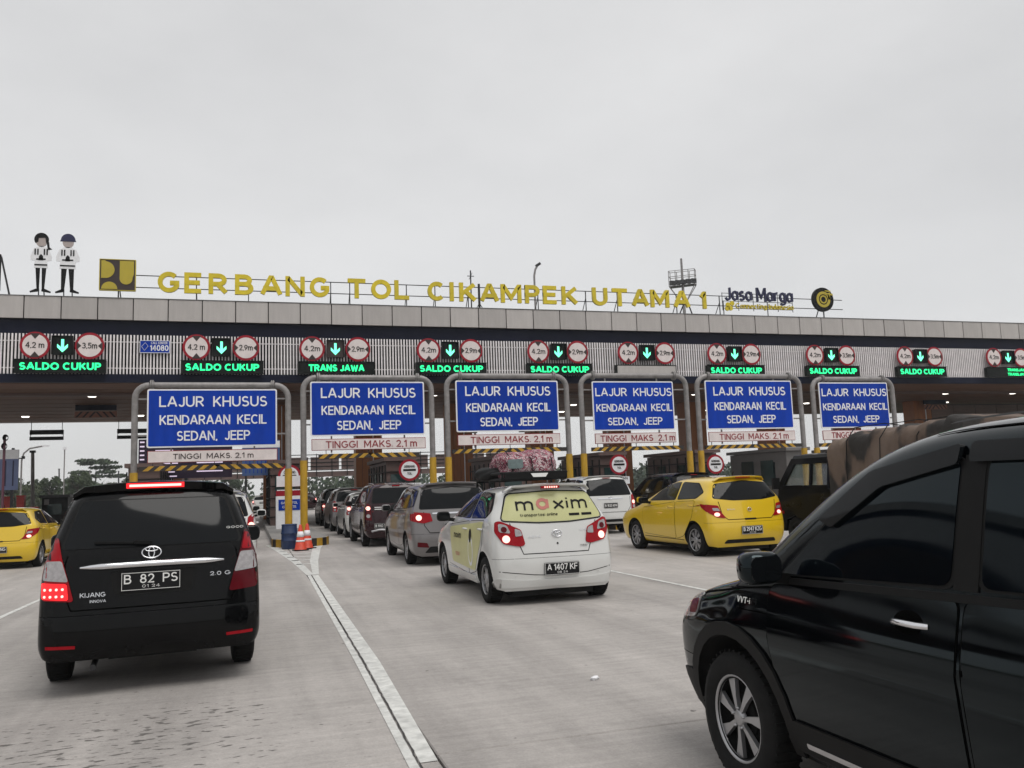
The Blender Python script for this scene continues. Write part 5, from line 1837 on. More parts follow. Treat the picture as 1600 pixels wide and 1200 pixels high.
# ---------------------------------------------------------------- black people carrier, left foreground
c = Car(BASE['mpv'], 'people_carrier', 'shiny black people carrier seen from behind with a lit brake light bar, left foreground', 'car', (-.79, 8.25), R(4.5), M['paint_black'], .935)
c.windows([[(-.70, 1.19), (.70, 1.19), (.575, 1.58), (-.575, 1.58)]], 'rear', names=['rear_window'])
c.line('panel_gap', [(-.66, 1.14), (-.70, .9), (-.62, .70), (.62, .70), (.70, .9), (.66, 1.14)], .012, 'rear', M['seam'])
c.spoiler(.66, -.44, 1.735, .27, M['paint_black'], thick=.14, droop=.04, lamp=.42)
tl = [(.60, .77), (.845, .79), (.86, .95), (.80, 1.27), (.74, 1.29), (.70, 1.12), (.64, .92)]
for d_, pl, lit in (('L', c.sym(tl), True), ('R', tl, False)):
    o = c.patch('tail_light', roundpoly(pl, .03), 'rear', M['lensred'] if lit else M['lensdark'], off=.012, thick=.02, grid=.05)
    s = -1 if lit else 1
    cl = [(s * .645, .93), (s * .845, .95), (s * .822, 1.10), (s * .70, 1.10)]
    c.patch('reverse_lens', roundpoly(cl if s > 0 else cl[::-1], .02), 'rear', M['lensclear'], parent=o, off=.017, thick=.008, grid=.05)
    if lit:
        bl = [(-.845, .80), (-.64, .785), (-.655, .915), (-.855, .93)]
        c.patch('brake_lamp', roundpoly(bl, .02), 'rear', M['brake'], parent=o, off=.017, thick=.008, grid=.04)
        for q in range(8):
            u, v = -.82 + .045 * (q % 4), .82 + .055 * (q // 4)
            c.patch('lamp_bulb', circ(.011, 8, u, v), 'rear', M['brakehot'], parent=o, off=.021, thick=.004)
    else:
        c.patch('upper_lens', roundpoly([(.71, 1.12), (.80, 1.12), (.79, 1.25), (.745, 1.27)], .02), 'rear', M['lensred'], parent=o, off=.017, thick=.008)
st = MB()
pth = []
for q in range(15):
    u = -.56 + 1.12 * q / 14
    p, n_, di = c.hit(u, 1.035, 'rear')
    pth.append((u, p.y - .018, 1.035 + .008 * math.cos(u * 2)))
part('chrome_strip', MB().tube(pth, .026, 10, rr=[.008, .02] + [.028] * 11 + [.02, .008]), M['chrome'], c.root)
c.patch('plate_recess', roundpoly([(-.34, .99), (.34, .99), (.30, .80), (-.30, .80)], .04), 'rear', M['rubber'], off=.003, thick=.004)
c.plate(-.02, .905, 'B  82  PS', .46, .15, '01 24', .9)
c.emblem(-.02, 1.135, .075, 'ovals')
c.badge('KIJANG', -.46, .80, .036, .19)
c.badge('INNOVA', -.42, .755, .022, .12)
c.badge('2.0 G', .53, .91, .032, .17)
c.badge('GOOD', .66, 1.30, .018, .15, M['platetext'])
c.wiper(-.02, 1.215, -.46, 1.235)
for s in (-1, 1):
    pl = [(s * .58, .40), (s * .80, .405), (s * .80, .43), (s * .58, .425)]
    c.patch('reflector', pl[::s], 'rear', M['lensred'], off=.008, thick=.01)
for d_ in ('left', 'right'):
    c.windows([[(2.1, 1.13), (1.58, 1.60), (.98, 1.63), (.98, 1.15)], [(.90, 1.15), (.90, 1.63), (.0, 1.63), (.0, 1.17)], [(-.08, 1.18), (-.08, 1.62), (-.55, 1.57), (-.68, 1.22)]], d_)
    c.doors([[(2.2, .42), (2.25, .98), (.96, 1.06), (.96, .42)], [(.93, .42), (.93, 1.06), (.0, 1.09), (.1, .72), (.42, .42)]], d_, (1.12, .14), (.95, .98), M['chrome'])
c.mirror(2.08, 1.10, M['paint_black'], (.24, .14, .19))
c.line('roof_rail', [(-.58, 1.2), (-.58, -.2)], .03, 'top', M['rubber'], off=.02)
c.line('roof_rail', [(.58, 1.2), (.58, -.2)], .03, 'top', M['rubber'], off=.02)
part('exhaust_pipe', MB().tube([(-.45, -.3, .27), (-.45, -.95, .235)], .025, 10), M['darksteel'], c.root)
part('spare_wheel_carrier', MB().box((0, -.45, .30), (.7, .5, .1)).box((-.3, -.2, .27), (.12, .3, .12)), M['arch'], c.root)

# ---------------------------------------------------------------- white taxi
c = Car(BASE['hatch'], 'taxi', 'white hatchback taxi with pale yellow stickers and luggage on its roof rack', 'taxi', (3.70, 10.78), R(-.5), M['paint_white'], 1.03)
TX = c
o = c.patch('rear_window', roundpoly([(-.66, 1.02), (-.2, .985), (.2, .985), (.66, 1.02), (.53, 1.33), (0, 1.355), (-.53, 1.33)], .06), 'rear', M['sticker'], off=.008, thick=.01)
c.line('window_trim', roundpoly([(-.67, 1.01), (-.2, .973), (.2, .973), (.67, 1.01), (.54, 1.338), (0, 1.362), (-.54, 1.338)], .06), .014, 'rear', M['rubber'], parent=o, off=.006, closed=True)


def rear_text(c_, s, x, z, h_, w_, m, parent, bold=.02, off=.013):
    return c_.ontext(s, x, z, h_, w_, m, parent, bold, off)


rear_text(c, 'm', -.35, 1.13, .15, .23, M['rubber'], o, .012)
rear_text(c, 'x', .09, 1.13, .15, .155, M['rubber'], o, .012)
rear_text(c, 'i', .205, 1.13, .15, .035, M['rubber'], o, .012)
rear_text(c, 'm', .37, 1.13, .15, .23, M['rubber'], o, .012)
rear_text(c, 'a', -.12, 1.13, .19, .17, M['stickerred'], o, .03)
rear_text(c, 'transportasi online', -.18, 1.055, .036, .48, M['rubber'], o, .0)
for u in (.28, .45):
    q = c.patch('sticker', [(u - .07, 1.045), (u + .07, 1.045), (u + .07, 1.075), (u - .07, 1.075)], 'rear', M['rubber'], parent=o, off=.012, thick=.003)
c.line('panel_gap', [(-.56, .98), (-.47, .74), (-.42, .61), (.42, .61), (.47, .74), (.56, .98)], .010, 'rear', M['seam'])
c.spoiler(.56, -.14, 1.452, .27, M['paint_white'], thick=.05, droop=.03, lamp=None)
part('high_brake_lamp', MB().box((-.02, -.425, 1.405), (.24, .03, .03)), M['lensred'], c.root)
for q in range(6):
    part('brake_diode', MB().box((-.09 + q * .03, -.443, 1.405), (.016, .01, .018)), M['brakehot'], c.root)
tl = [(.39, .72), (.46, .70), (.66, .74), (.745, .88), (.73, 1.00), (.68, 1.015), (.60, .98), (.43, .90)]
for s in (-1, 1):
    pl = tl if s > 0 else c.sym(tl)
    o = c.patch('tail_light', roundpoly(pl, .03), 'rear', M['lensred'], off=.014, thick=.025, grid=.05)
    a = [(.56, .86), (.70, .88), (.70, .985), (.60, .96)]
    c.patch('clear_lens', roundpoly(a if s > 0 else c.sym(a), .03), 'rear', M['lensclear'], parent=o, off=.019, thick=.008, grid=.05)
    a = [(.42, .83), (.51, .82), (.51, .92), (.44, .895)]
    c.patch('reverse_lens', roundpoly(a if s > 0 else c.sym(a), .02), 'rear', M['lensclear'], parent=o, off=.019, thick=.008, grid=.05)
    c.patch('indicator_ring', circ(.035, 14, s * .64, .91), 'rear', M['lensdark'], parent=o, off=.024, thick=.004)
    c.patch('brake_lamp', circ(.045, 14, s * .62, .795), 'rear', M['brakehot'], parent=o, off=.021, thick=.006)
c.plate(.05, .42, 'A 1407 KF', .45, .15, '08 24', .86)
c.emblem(.02, .84, .062, 'ovals')
c.badge('WIGO', .40, .86, .022, .16)
c.badge('AGYA', -.27, .80, .024, .16)
c.badge('TRD', .36, .67, .02, .1, M['rubber'])
c.patch('lock', circ(.012, 8, .02, .72), 'rear', M['rubber'], off=.008)
c.line('panel_gap', [(-.78, .42), (-.3, .36), (.0, .34), (.4, .36), (.78, .42)], .008, 'rear', M['seam'])
c.patch('rear_skirt', roundpoly([(-.77, .215), (.77, .215), (.76, .33), (.45, .30), (-.45, .30), (-.76, .33)], .03), 'rear', M['paint_white'], off=.022, thick=.05)
for d_ in ('left', 'right'):
    c.windows([[(1.86, 1.03), (1.34, 1.33), (.80, 1.365), (.80, 1.03)], [(.73, 1.03), (.73, 1.365), (.12, 1.33), (-.12, 1.13), (-.02, 1.05)]], d_)
    c.doors([[(1.98, .36), (2.02, .90), (.77, .99), (.77, .30)], [(.74, .30), (.74, .99), (-.02, 1.01), (.06, .70), (.36, .36)]], d_, (.92, .10), (.88, .90), M['paint_white'])
    c.patch('door_sticker', roundpoly([(1.70, .40), (1.88, .88), (.02, 1.0), (.12, .72), (.42, .36)], .05), d_, M['stickeryel'], off=.0085, thick=.003, grid=.08)
    c.patch('sill_skirt', roundpoly([(2.05, .22), (2.02, .32), (.42, .30), (.40, .20)], .03), d_, M['paint_white'], off=.02, thick=.05)
    for (u, v, r_, m_) in ((.62, .60, .13, M['signwhite']), (.62, .60, .10, M['stickeryel']), (.62, .80, .06, M['rubber'])):
        c.patch('sticker_shape', circ(r_, 16, u, v, r_ * 1.5), d_, m_, off=.0115 + .002 * (m_ is M['stickeryel']) + .004 * (m_ is M['rubber']), thick=.002)
    c.badge('maxim', 1.35, .74, .09, .42, M['rubber'], d_)
    c.badge('1500', 1.35, .50, .05, .25, M['stickerred'], d_)
c.mirror(1.80, 1.0, M['rubber'], (.20, .13, .14))
# roof rack (bolted on) and luggage (tied on)
rk = MB()
for y in (.45, 1.15):
    rk.tube([(-.55, y, 1.43), (-.55, y, 1.50), (.55, y, 1.50), (.55, y, 1.43)], .018, 8)
for x in (-.36, -.18, 0, .18, .36):
    rk.tube([(x, .25, 1.52), (x, 1.35, 1.52)], .014, 8)
rk.tube([(-.44, .25, 1.52), (-.44, 1.35, 1.52), (.44, 1.35, 1.52), (.44, .25, 1.52), (-.44, .25, 1.52)], .018, 8)
rk.tube([(-.45, .24, 1.60), (-.45, 1.36, 1.60), (.45, 1.36, 1.60), (.45, .24, 1.60), (-.45, .24, 1.60)], .018, 8)
for x in (-.44, 0, .44):
    rk.bar((x, .24, 1.52), (x, .24, 1.60), .03)
rk.box((.02, .23, 1.56), (.86, .03, .08))
part('roof_rack', rk, M['rubber'], c.root)
part('rack_badge', MB().prism([(-.12, 1.59), (.12, 1.59), (.085, 1.54), (-.085, 1.54)], XZ(.20, .06), (0, .012, 0)), M['platetext'], c.root)


def blob(seed, s, amp, n_=26, k_=18):
    rr_ = random.Random(seed)
    ph_ = [(rr_.uniform(2, 7), rr_.uniform(2, 7), rr_.uniform(2, 7), rr_.uniform(0, 6)) for q in range(7)]
    vs, fs = [], []
    for i in range(k_ + 1):
        a = -PI / 2 + PI * i / k_
        for j in range(n_):
            b_ = 2 * PI * j / n_
            f = lambda q, e: math.copysign(abs(q) ** e, q)
            p = Vector((f(math.cos(a), .7) * f(math.cos(b_), .75), f(math.cos(a), .7) * f(math.sin(b_), .75), f(math.sin(a), .75)))
            d_ = 1 + amp * sum(math.sin(q[0] * p.x + q[1] * p.y + q[2] * p.z + q[3]) for q in ph_) / 3
            vs.append((p.x * s[0] * d_, p.y * s[1] * d_, max(p.z, -.72) * s[2] * d_))
    for i in range(k_):
        for j in range(n_):
            fs.append((i * n_ + j, i * n_ + (j + 1) % n_, (i + 1) * n_ + (j + 1) % n_, (i + 1) * n_ + j))
    m_ = MB()
    m_.add(vs, fs, 0, True)
    return m_


fm, t_, b_ = newmat('floral_cloth')
vo = t_.nodes.new('ShaderNodeTexVoronoi')
vo.inputs['Scale'].default_value = 13
tc_ = t_.nodes.new('ShaderNodeTexCoord')
ns = t_.nodes.new('ShaderNodeTexNoise')
ns.inputs['Scale'].default_value = 14
vm = t_.nodes.new('ShaderNodeVectorMath')
vm.operation = 'ADD'
t_.links.new(tc_.outputs['Object'], vm.inputs[0])
t_.links.new(ns.outputs['Color'], vm.inputs[1])
t_.links.new(tc_.outputs['Object'], ns.inputs['Vector'])
t_.links.new(vm.outputs['Vector'], vo.inputs['Vector'])
cr_ = t_.nodes.new('ShaderNodeValToRGB')
cr_.color_ramp.interpolation = 'CONSTANT'
els = cr_.color_ramp.elements
els[0].color = (.05, .012, .02, 1)
els[1].position = .3
els[1].color = (.30, .05, .09, 1)
e_ = els.new(.5)
e_.color = (.5, .42, .42, 1)
e_ = els.new(.68)
e_.color = (.16, .03, .06, 1)
e_ = els.new(.82)
e_.color = (.36, .2, .22, 1)
sx_ = t_.nodes.new('ShaderNodeSeparateColor')
t_.links.new(vo.outputs['Color'], sx_.inputs['Color'])
t_.links.new(sx_.outputs['Red'], cr_.inputs['Fac'])
t_.links.new(cr_.outputs['Color'], b_.inputs['Base Color'])
b_.inputs['Roughness'].default_value = .85
kx, ky, ks = 3.70, 10.78, 1.03
t = thing('luggage_bundle', 'bulging bundle in pink and white floral cloth tied on the taxi roof rack', 'luggage', (kx + .04, ky + .88, 1.54 * ks), .05)
part('cloth', blob(3, (.25, .40, .21), .08), fm, t, (-.19, 0, .15))
part('cloth', blob(8, (.25, .40, .225), .10), fm, t, (.20, .02, .16))
rp_ = MB()
for x in (-.3, .0, .3):
    rp_.tube([(x, -.44, .02), (x, -.36, .26), (x, -.1, .395 if x else .33), (x, .2, .395 if x else .33), (x, .4, .2)], .008, 6)
part('rope', rp_, M['rubber'], t)
part('front_label', MB().prism(rrect(.22, .13, .03), XZ(-.43, -.26, .19), (0, .02, 0)), mat('grey_green_label', (.15, .2, .2), .4, var=.3, scale=20), t)
t = thing('folded_mat', 'rolled dark folded mat on the front left of the taxi roof rack', 'luggage', (kx - .36, ky + 1.0, 1.53 * ks), .3)
part('cloth', blob(12, (.17, .36, .10), .09), M['clad_black'], t, (0, 0, .07))


# ---------------------------------------------------------------- yellow hatchbacks
def yellow(label, loc, hd, sc, plate):
    c_ = Car(BASE['hatch2'], 'hatchback', label, 'car', loc, hd, M['paint_yellow'], sc, 'yellow hatchbacks')
    c_.windows([[(-.67, 1.06), (-.3, 1.02), (.3, 1.02), (.67, 1.06), (.535, 1.32), (0, 1.35), (-.535, 1.32)]], 'rear', names=['rear_window'])
    c_.spoiler(.53, -.25, 1.458, .20, M['paint_yellow'], thick=.05, droop=.03)
    part('high_brake_lamp', MB().box((0, -.45, 1.425), (.30, .03, .016)), M['lensred'], c_.root)
    c_.line('panel_gap', [(-.60, 1.0), (-.56, .76), (-.46, .67), (.46, .67), (.56, .76), (.60, 1.0)], .012, 'rear', M['seam'])
    t1 = [(.50, .70), (.66, .715), (.79, .80), (.825, .94), (.80, .955), (.62, .93), (.585, .82)]
    for s in (-1, 1):
        o_ = c_.patch('tail_light', roundpoly(t1 if s > 0 else c_.sym(t1), .02), 'rear', M['lensred'], off=.012, thick=.03, grid=.05)
        a_ = [(.60, .83), (.72, .84), (.73, .89), (.63, .885)]
        c_.patch('clear_lens', roundpoly(a_ if s > 0 else c_.sym(a_), .015), 'rear', M['lensclear'], parent=o_, off=.017, thick=.006)
        c_.patch('brake_lamp', circ(.05, 12, s * .66, .77, .035), 'rear', M['brakehot'], parent=o_, off=.018, thick=.006)
        d_ = 'left' if s < 0 else 'right'
        o2 = c_.patch('tail_light', roundpoly([(-.55, .80), (-.50, .94), (-.24, .965), (-.30, .90), (-.44, .82)], .02), d_, M['lensred'], off=.006, thick=.02, grid=.05)
        c_.windows([[(1.80, 1.02), (1.26, 1.335), (.72, 1.37), (.72, 1.04)], [(.62, 1.045), (.62, 1.37), (.05, 1.33), (-.22, 1.17), (-.06, 1.07)]], d_)
        c_.doors([[(2.0, .36), (2.02, .88), (.69, 1.0), (.69, .30)], [(.66, .30), (.66, 1.0), (-.06, 1.02), (.04, .72), (.38, .36)]], d_, (.84, .08), (.90, .93), M['paint_yellow'])
        c_.line('character_line', [(1.7, .84), (-.3, .93)], .008, d_, M['seam'], off=.001)
        c_.line('sill_shadow_gap', [(2.0, .30), (.4, .28)], .012, d_, M['seam'])
    c_.patch('lower_bumper_lip', roundpoly([(-.55, .24), (.55, .24), (.5, .31), (-.5, .31)], .03), 'rear', M['clad_black'], off=.006)
    c_.plate(0, .47, plate, .44, .15, '03 26', .86)
    c_.emblem(0, .84, .05, 'h')
    c_.badge('BRIO', -.38, .84, .022, .16)
    c_.patch('tailgate_handle', roundpoly([(-.12, .655), (.12, .655), (.12, .685), (-.12, .685)], .01), 'rear', M['rubber'], off=.006)
    c_.mirror(1.74, 1.0, M['rubber'], (.20, .13, .13))
    part('mirror_cap', MB().prism(rrect(.17, .11, .04), XZ(.07), (0, .02, 0)), M['paint_yellow'], c_.root, (-.97, 1.74, 1.04))
    p_, n_, di_ = c_.hit(0, .0, 'top')
    part('aerial', MB().tube([(0, -.1, p_.z - .01), (0, -.16, p_.z + .09)], .008, 6).box((0, -.09, p_.z + .005), (.05, .1, .02)), M['rubber'], c_.root)
    return c_


yellow('bright yellow hatchback on the right showing its left side and silver wheels', (9.10, 14.98), R(1.5), 1.04, 'B 2947 KZG')
yellow('yellow hatchback cut off by the left edge of the photo', (-5.45, 22.7), R(-1), .95, 'F 1583 NG')

# ---------------------------------------------------------------- silver people carrier
c = Car(BASE['compact_mpv'], 'people_carrier', 'silver people carrier with red tail lamps directly ahead of the white taxi', 'car', (3.82, 17.15), R(-1), M['paint_silver'], 1.0)
c.windows([[(-.67, 1.09), (.67, 1.09), (.58, 1.46), (0, 1.49), (-.58, 1.46)]], 'rear', names=['rear_window'])
c.spoiler(.60, -.50, 1.60, .24, M['paint_silver'], thick=.06, droop=.035)
c.line('panel_gap', [(-.60, 1.04), (-.60, .78), (-.5, .64), (.5, .64), (.60, .78), (.60, 1.04)], .012, 'rear', M['seam'])
tl = [(.44, .86), (.62, .82), (.80, .86), (.825, 1.01), (.78, 1.04), (.48, 1.01)]
for s in (-1, 1):
    o = c.patch('tail_light', roundpoly(tl if s > 0 else c.sym(tl), .02), 'rear', M['lensred'], off=.012, thick=.03, grid=.05)
    c.patch('brake_lamp', circ(.055, 12, s * .70, .93), 'rear', M['brakehot'], parent=o, off=.018, thick=.006)
    a = [(s * .44, .85), (s * .58, .80), (s * .40, .80)]
    d_ = 'left' if s < 0 else 'right'
    c.patch('tail_light', roundpoly([(-.82, .86), (-.80, 1.02), (-.52, 1.0), (-.60, .88)], .02), d_, M['lensred'], off=.006, thick=.02, grid=.05)
    c.windows([[(2.0, 1.07), (1.48, 1.44), (.95, 1.49), (.95, 1.09)], [(.88, 1.09), (.88, 1.49), (.02, 1.49), (.02, 1.11)], [(-.05, 1.12), (-.05, 1.48), (-.52, 1.43), (-.62, 1.15)]], d_)
    c.doors([[(2.16, .38), (2.18, .92), (.93, 1.04), (.93, .32)], [(.90, .32), (.90, 1.04), (.0, 1.06), (.1, .74), (.40, .38)]], d_, (1.08, .14), (.93, .96), M['paint_silver'])
    pl = [(s * .52, .36), (s * .74, .38), (s * .74, .47), (s * .56, .45)]
    c.patch('reflector', roundpoly(pl[::s], .015), 'rear', M['lensdark'], off=.008)
    c.line('roof_rail', [(s * .56, 1.2), (s * .56, -.4)], .03, 'top', M['steel'], off=.03, thick=.03)
c.patch('chrome_strip', roundpoly([(-.44, .99), (.44, .99), (.44, 1.02), (-.44, 1.02)], .01), 'rear', M['chrome'], off=.012)
c.patch('lower_bumper_lip', roundpoly([(-.6, .26), (.6, .26), (.5, .38), (-.5, .38)], .03), 'rear', M['clad_black'], off=.006)
c.plate(0, .74, 'B 1728 UZK', .44, .15)
c.mirror(1.96, 1.06, M['paint_silver'])

# ---------------------------------------------------------------- maroon off-roader with a spare wheel
def suv(label, loc, hd, paint, sc, spare, group=None):
    c_ = Car(BASE['suv'], 'off_roader', label, 'car', loc, hd, paint, sc, group)
    c_.windows([[(-.66, 1.15), (.66, 1.15), (.58, 1.54), (-.58, 1.54)]], 'rear', names=['rear_window'])
    c_.line('panel_gap', [(-.64, 1.1), (-.66, .9), (-.6, .62), (.6, .62), (.66, .9), (.64, 1.1)], .012, 'rear', M['seam'])
    tl_ = [(.68, .70), (.83, .72), (.84, 1.1), (.78, 1.16), (.70, 1.1)]
    for s in (-1, 1):
        o_ = c_.patch('tail_light', roundpoly(tl_ if s > 0 else c_.sym(tl_), .02), 'rear', M['lensdark'], off=.012, thick=.03, grid=.05)
        c_.patch('brake_lamp', circ(.055, 12, s * .765, 1.02), 'rear', M['brakehot'], parent=o_, off=.018, thick=.006)
        c_.patch('reverse_lens', circ(.05, 12, s * .765, .82), 'rear', M['lensclear'], parent=o_, off=.018, thick=.006)
        d_ = 'left' if s < 0 else 'right'
        c_.windows([[(1.9, 1.12), (1.48, 1.52), (.95, 1.57), (.95, 1.14)], [(.88, 1.14), (.88, 1.57), (.05, 1.57), (.05, 1.16)], [(-.02, 1.17), (-.02, 1.56), (-.42, 1.52), (-.5, 1.2)]], d_)
        c_.doors([[(2.12, .46), (2.14, 1.0), (.93, 1.08), (.93, .42)], [(.90, .42), (.90, 1.08), (.05, 1.1), (.1, .78), (.44, .46)]], d_, (1.08, .14), (.97, .99), paint)
        c_.line('roof_rail', [(s * .56, 1.2), (s * .56, -.4)], .03, 'top', M['steel'], off=.04)
    part('high_brake_lamp', MB().box((0, c_.hit(0, 1.6, 'rear')[0].y - .02, 1.6), (.2, .02, .025)), M['lensred'], c_.root)
    if spare:
        o_ = part('spare_wheel', MB().lathe([(.0, .0), (.0, .25), (-.03, .315), (-.15, .325), (-.18, .29), (-.19, .2), (-.185, 0)], 36, lambda a, u, v: (.05 + u, -.83 + a, .84 + v)), M['clad_black'], c_.root)
        for z in (.98, 1.03):
            c_.patch('chrome_strip', [(-.60, z), (-.36, z), (-.36, z + .02), (-.60, z + .02)], 'rear', M['platetext'], off=.01)
    part('tow_bar', MB().tube([(-.7, -.88, .42), (-.5, -.92, .46), (.5, -.92, .40), (.7, -.88, .40)], .028, 8), M['alloy'], c_.root)
    c_.plate(-.1 if not spare else -.42, .56, 'B 1902 TKE', .4, .13)
    c_.mirror(1.92, 1.1, paint)
    return c_


suv('dark maroon off-roader with its spare wheel on the back door, in the middle queue', (3.75, 23.5), R(0), M['paint_maroon'], 1.0, True)

# ---------------------------------------------------------------- cars further up the queues
def plain(kind, label, loc, hd, paint, sc, plate=None, emb=None, group=None):
    S_ = BASE[kind]
    c_ = Car(S_, 'people_carrier' if 'mpv' in kind else 'hatchback', label, 'car', loc, hd, paint, sc, group)
    zb, H_, w_ = S_['zbR'], S_['H'], S_['w']
    c_.windows([[(-w_ * .79, zb + .04), (w_ * .79, zb + .04), (w_ * .68, H_ - .15), (0, H_ - .125), (-w_ * .68, H_ - .15)]], 'rear', names=['rear_window'])
    c_.spoiler(S_['xe'] * .96, S_['yR'] + .2, H_ - .005, .22, paint, thick=.05, droop=.035)
    tl_ = [(.76 * w_, .72), (.96 * w_, .74), (.97 * w_, 1.0), (.90 * w_, zb + .08), (.80 * w_, zb + .02)]
    for s in (-1, 1):
        o_ = c_.patch('tail_light', roundpoly(tl_ if s > 0 else c_.sym(tl_), .02), 'rear', M['lensred'], off=.012, thick=.03, grid=.05)
        c_.patch('brake_lamp', circ(.055, 12, s * .87 * w_, .93), 'rear', M['brakehot'], parent=o_, off=.018, thick=.006)
        c_.patch('reverse_lens', circ(.045, 12, s * .87 * w_, .80), 'rear', M['lensclear'], parent=o_, off=.018, thick=.006)
        d_ = 'left' if s < 0 else 'right'
        ya, yb_ = S_['yC'] - .32, S_['yW'] + .02
        zt = H_ - .115
        z0 = S_['zbF'] + .1
        if 'mpv' in kind:
            c_.windows([[(ya, z0), (yb_, zt - .03), (.95, zt), (.95, z0 + .02)], [(.88, z0 + .02), (.88, zt), (.02, zt), (.02, z0 + .04)], [(-.05, z0 + .05), (-.05, zt), (-.52, zt - .05), (-.6, z0 + .09)]], d_)
        else:
            c_.windows([[(ya, z0), (yb_, zt - .03), (.72, zt), (.72, z0 + .02)], [(.64, z0 + .02), (.64, zt), (.06, zt - .03), (-.18, z0 + .12), (-.04, z0 + .05)]], d_)
        c_.doors([[(S_['wb'] - .48, .38), (S_['wb'] - .46, .92), (.93, z0 - .05), (.93, .32)], [(.90, .32), (.90, z0 - .05), (.0, z0 - .03), (.1, .74), (.40, .38)]], d_, (1.08, .14), (.92, .94), paint)
    c_.line('panel_gap', [(-.74 * w_, zb), (-.74 * w_, .8), (-.6 * w_, .64), (.6 * w_, .64), (.74 * w_, .8), (.74 * w_, zb)], .012, 'rear', M['seam'])
    c_.plate(0, .84, plate or 'B 1465 FYT', .44, .15)
    if emb:
        c_.emblem(0, zb - .04, .06, emb)
    c_.mirror(S_['yC'] - .36, S_['zbF'] + .08, paint)
    part('high_brake_lamp', MB().box((0, c_.hit(0, H_ - .1, 'rear')[0].y - .02, H_ - .085), (.24, .03, .02)), M['lensred'], c_.root)
    return c_


W1 = plain('mpv', 'white people carrier between the taxi and the black saloon', (9.92, 23.7), R(0), M['paint_white'], .97, 'B 1835 KFN', 'ovals')
W1.patch('chrome_strip', [(-.4, 1.03), (.4, 1.03), (.4, 1.06), (-.4, 1.06)], 'rear', M['chrome'], off=.012)
W1.patch('bumper_guard', roundpoly([(-.8, .36), (.8, .36), (.8, .44), (-.8, .44)], .02), 'rear', M['clad_black'], off=.03, thick=.03)
plain('compact_mpv', 'white people carrier half hidden on the far side of the black people carrier', (-.70, 17.5), R(0), M['paint_white'], 1.0, 'B 2260 SOJ', 'ovals', 'queue in the left lane')
plain('mpv', 'black people carrier far ahead in the left lane, past its white neighbour', (-.75, 24.8), R(0), M['paint_charcoal'], .95, None, None, 'queue in the left lane')
plain('hatch2', 'white hatchback hidden ahead of the maroon off-roader', (3.78, 28.4), R(0), M['paint_white'], 1.0, None, None, 'queue in the middle lane')
plain('compact_mpv', 'silver grey people carrier near the front of the middle queue', (3.80, 33.6), R(0), M['paint_silver'], 1.02, None, None, 'queue in the middle lane')
plain('mpv', 'black people carrier farthest ahead in the middle queue under the canopy', (3.85, 39.4), R(0), M['paint_black'], .95, None, None, 'queue in the middle lane')
plain('mpv', 'black people carrier in shade between the white carrier and the yellow hatchback', (13.5, 25.0), R(0), M['paint_black'], .98, None, None)
plain('hatch2', 'small dark car waiting ahead in the lane right of the white carrier', (14.0, 33.0), R(0), M['paint_charcoal'], 1.0)
for (X, Y, kd, pt, lab) in ((1.0, 72, 'hatch', 'paint_white', 'tiny white car past the gate left of the yellow posts'), (4.9, 78, 'hatch2', 'paint_maroon', 'tiny dark red car past the gate right of the yellow posts'), (8.6, 84, 'compact_mpv', 'paint_silver', 'tiny silver car past the gate, right of the dark red one'), (-3.4, 80, 'compact_mpv', 'paint_maroon', 'tiny dark red car past the gate, farthest left')):
    plain(kd, lab, (X, Y), R(-4), M[pt], 1.0, None, None, 'cars driving away past the gate')
# ---------------------------------------------------------------- black off-roader, right foreground
S = dict(BASE['suv'])
S.update(spokes=7, style=1, lv=3, zbump=.58, beltcrease=.35, midcrease=.55, zm=.84, wl=.965, ws=.93, wu=.962, wbelt=.925, xe=.685, gap=.085, yC=2.56, yW=1.74, H=1.775, HR=1.73, FO=.74, front=[(.2, .60), (.34, .70), (.5, .74), (.7, .73), (.85, .66), (.98, .54)])
NW = 2.685 * .95
c = Car(S, 'off_roader', 'large shiny black off-roader cropped by the right edge, nearest the camera', 'car', (3.06, 3.80 - NW), R(0), M['paint_black_sky'], .95)
NR = c
wb = S['wb']
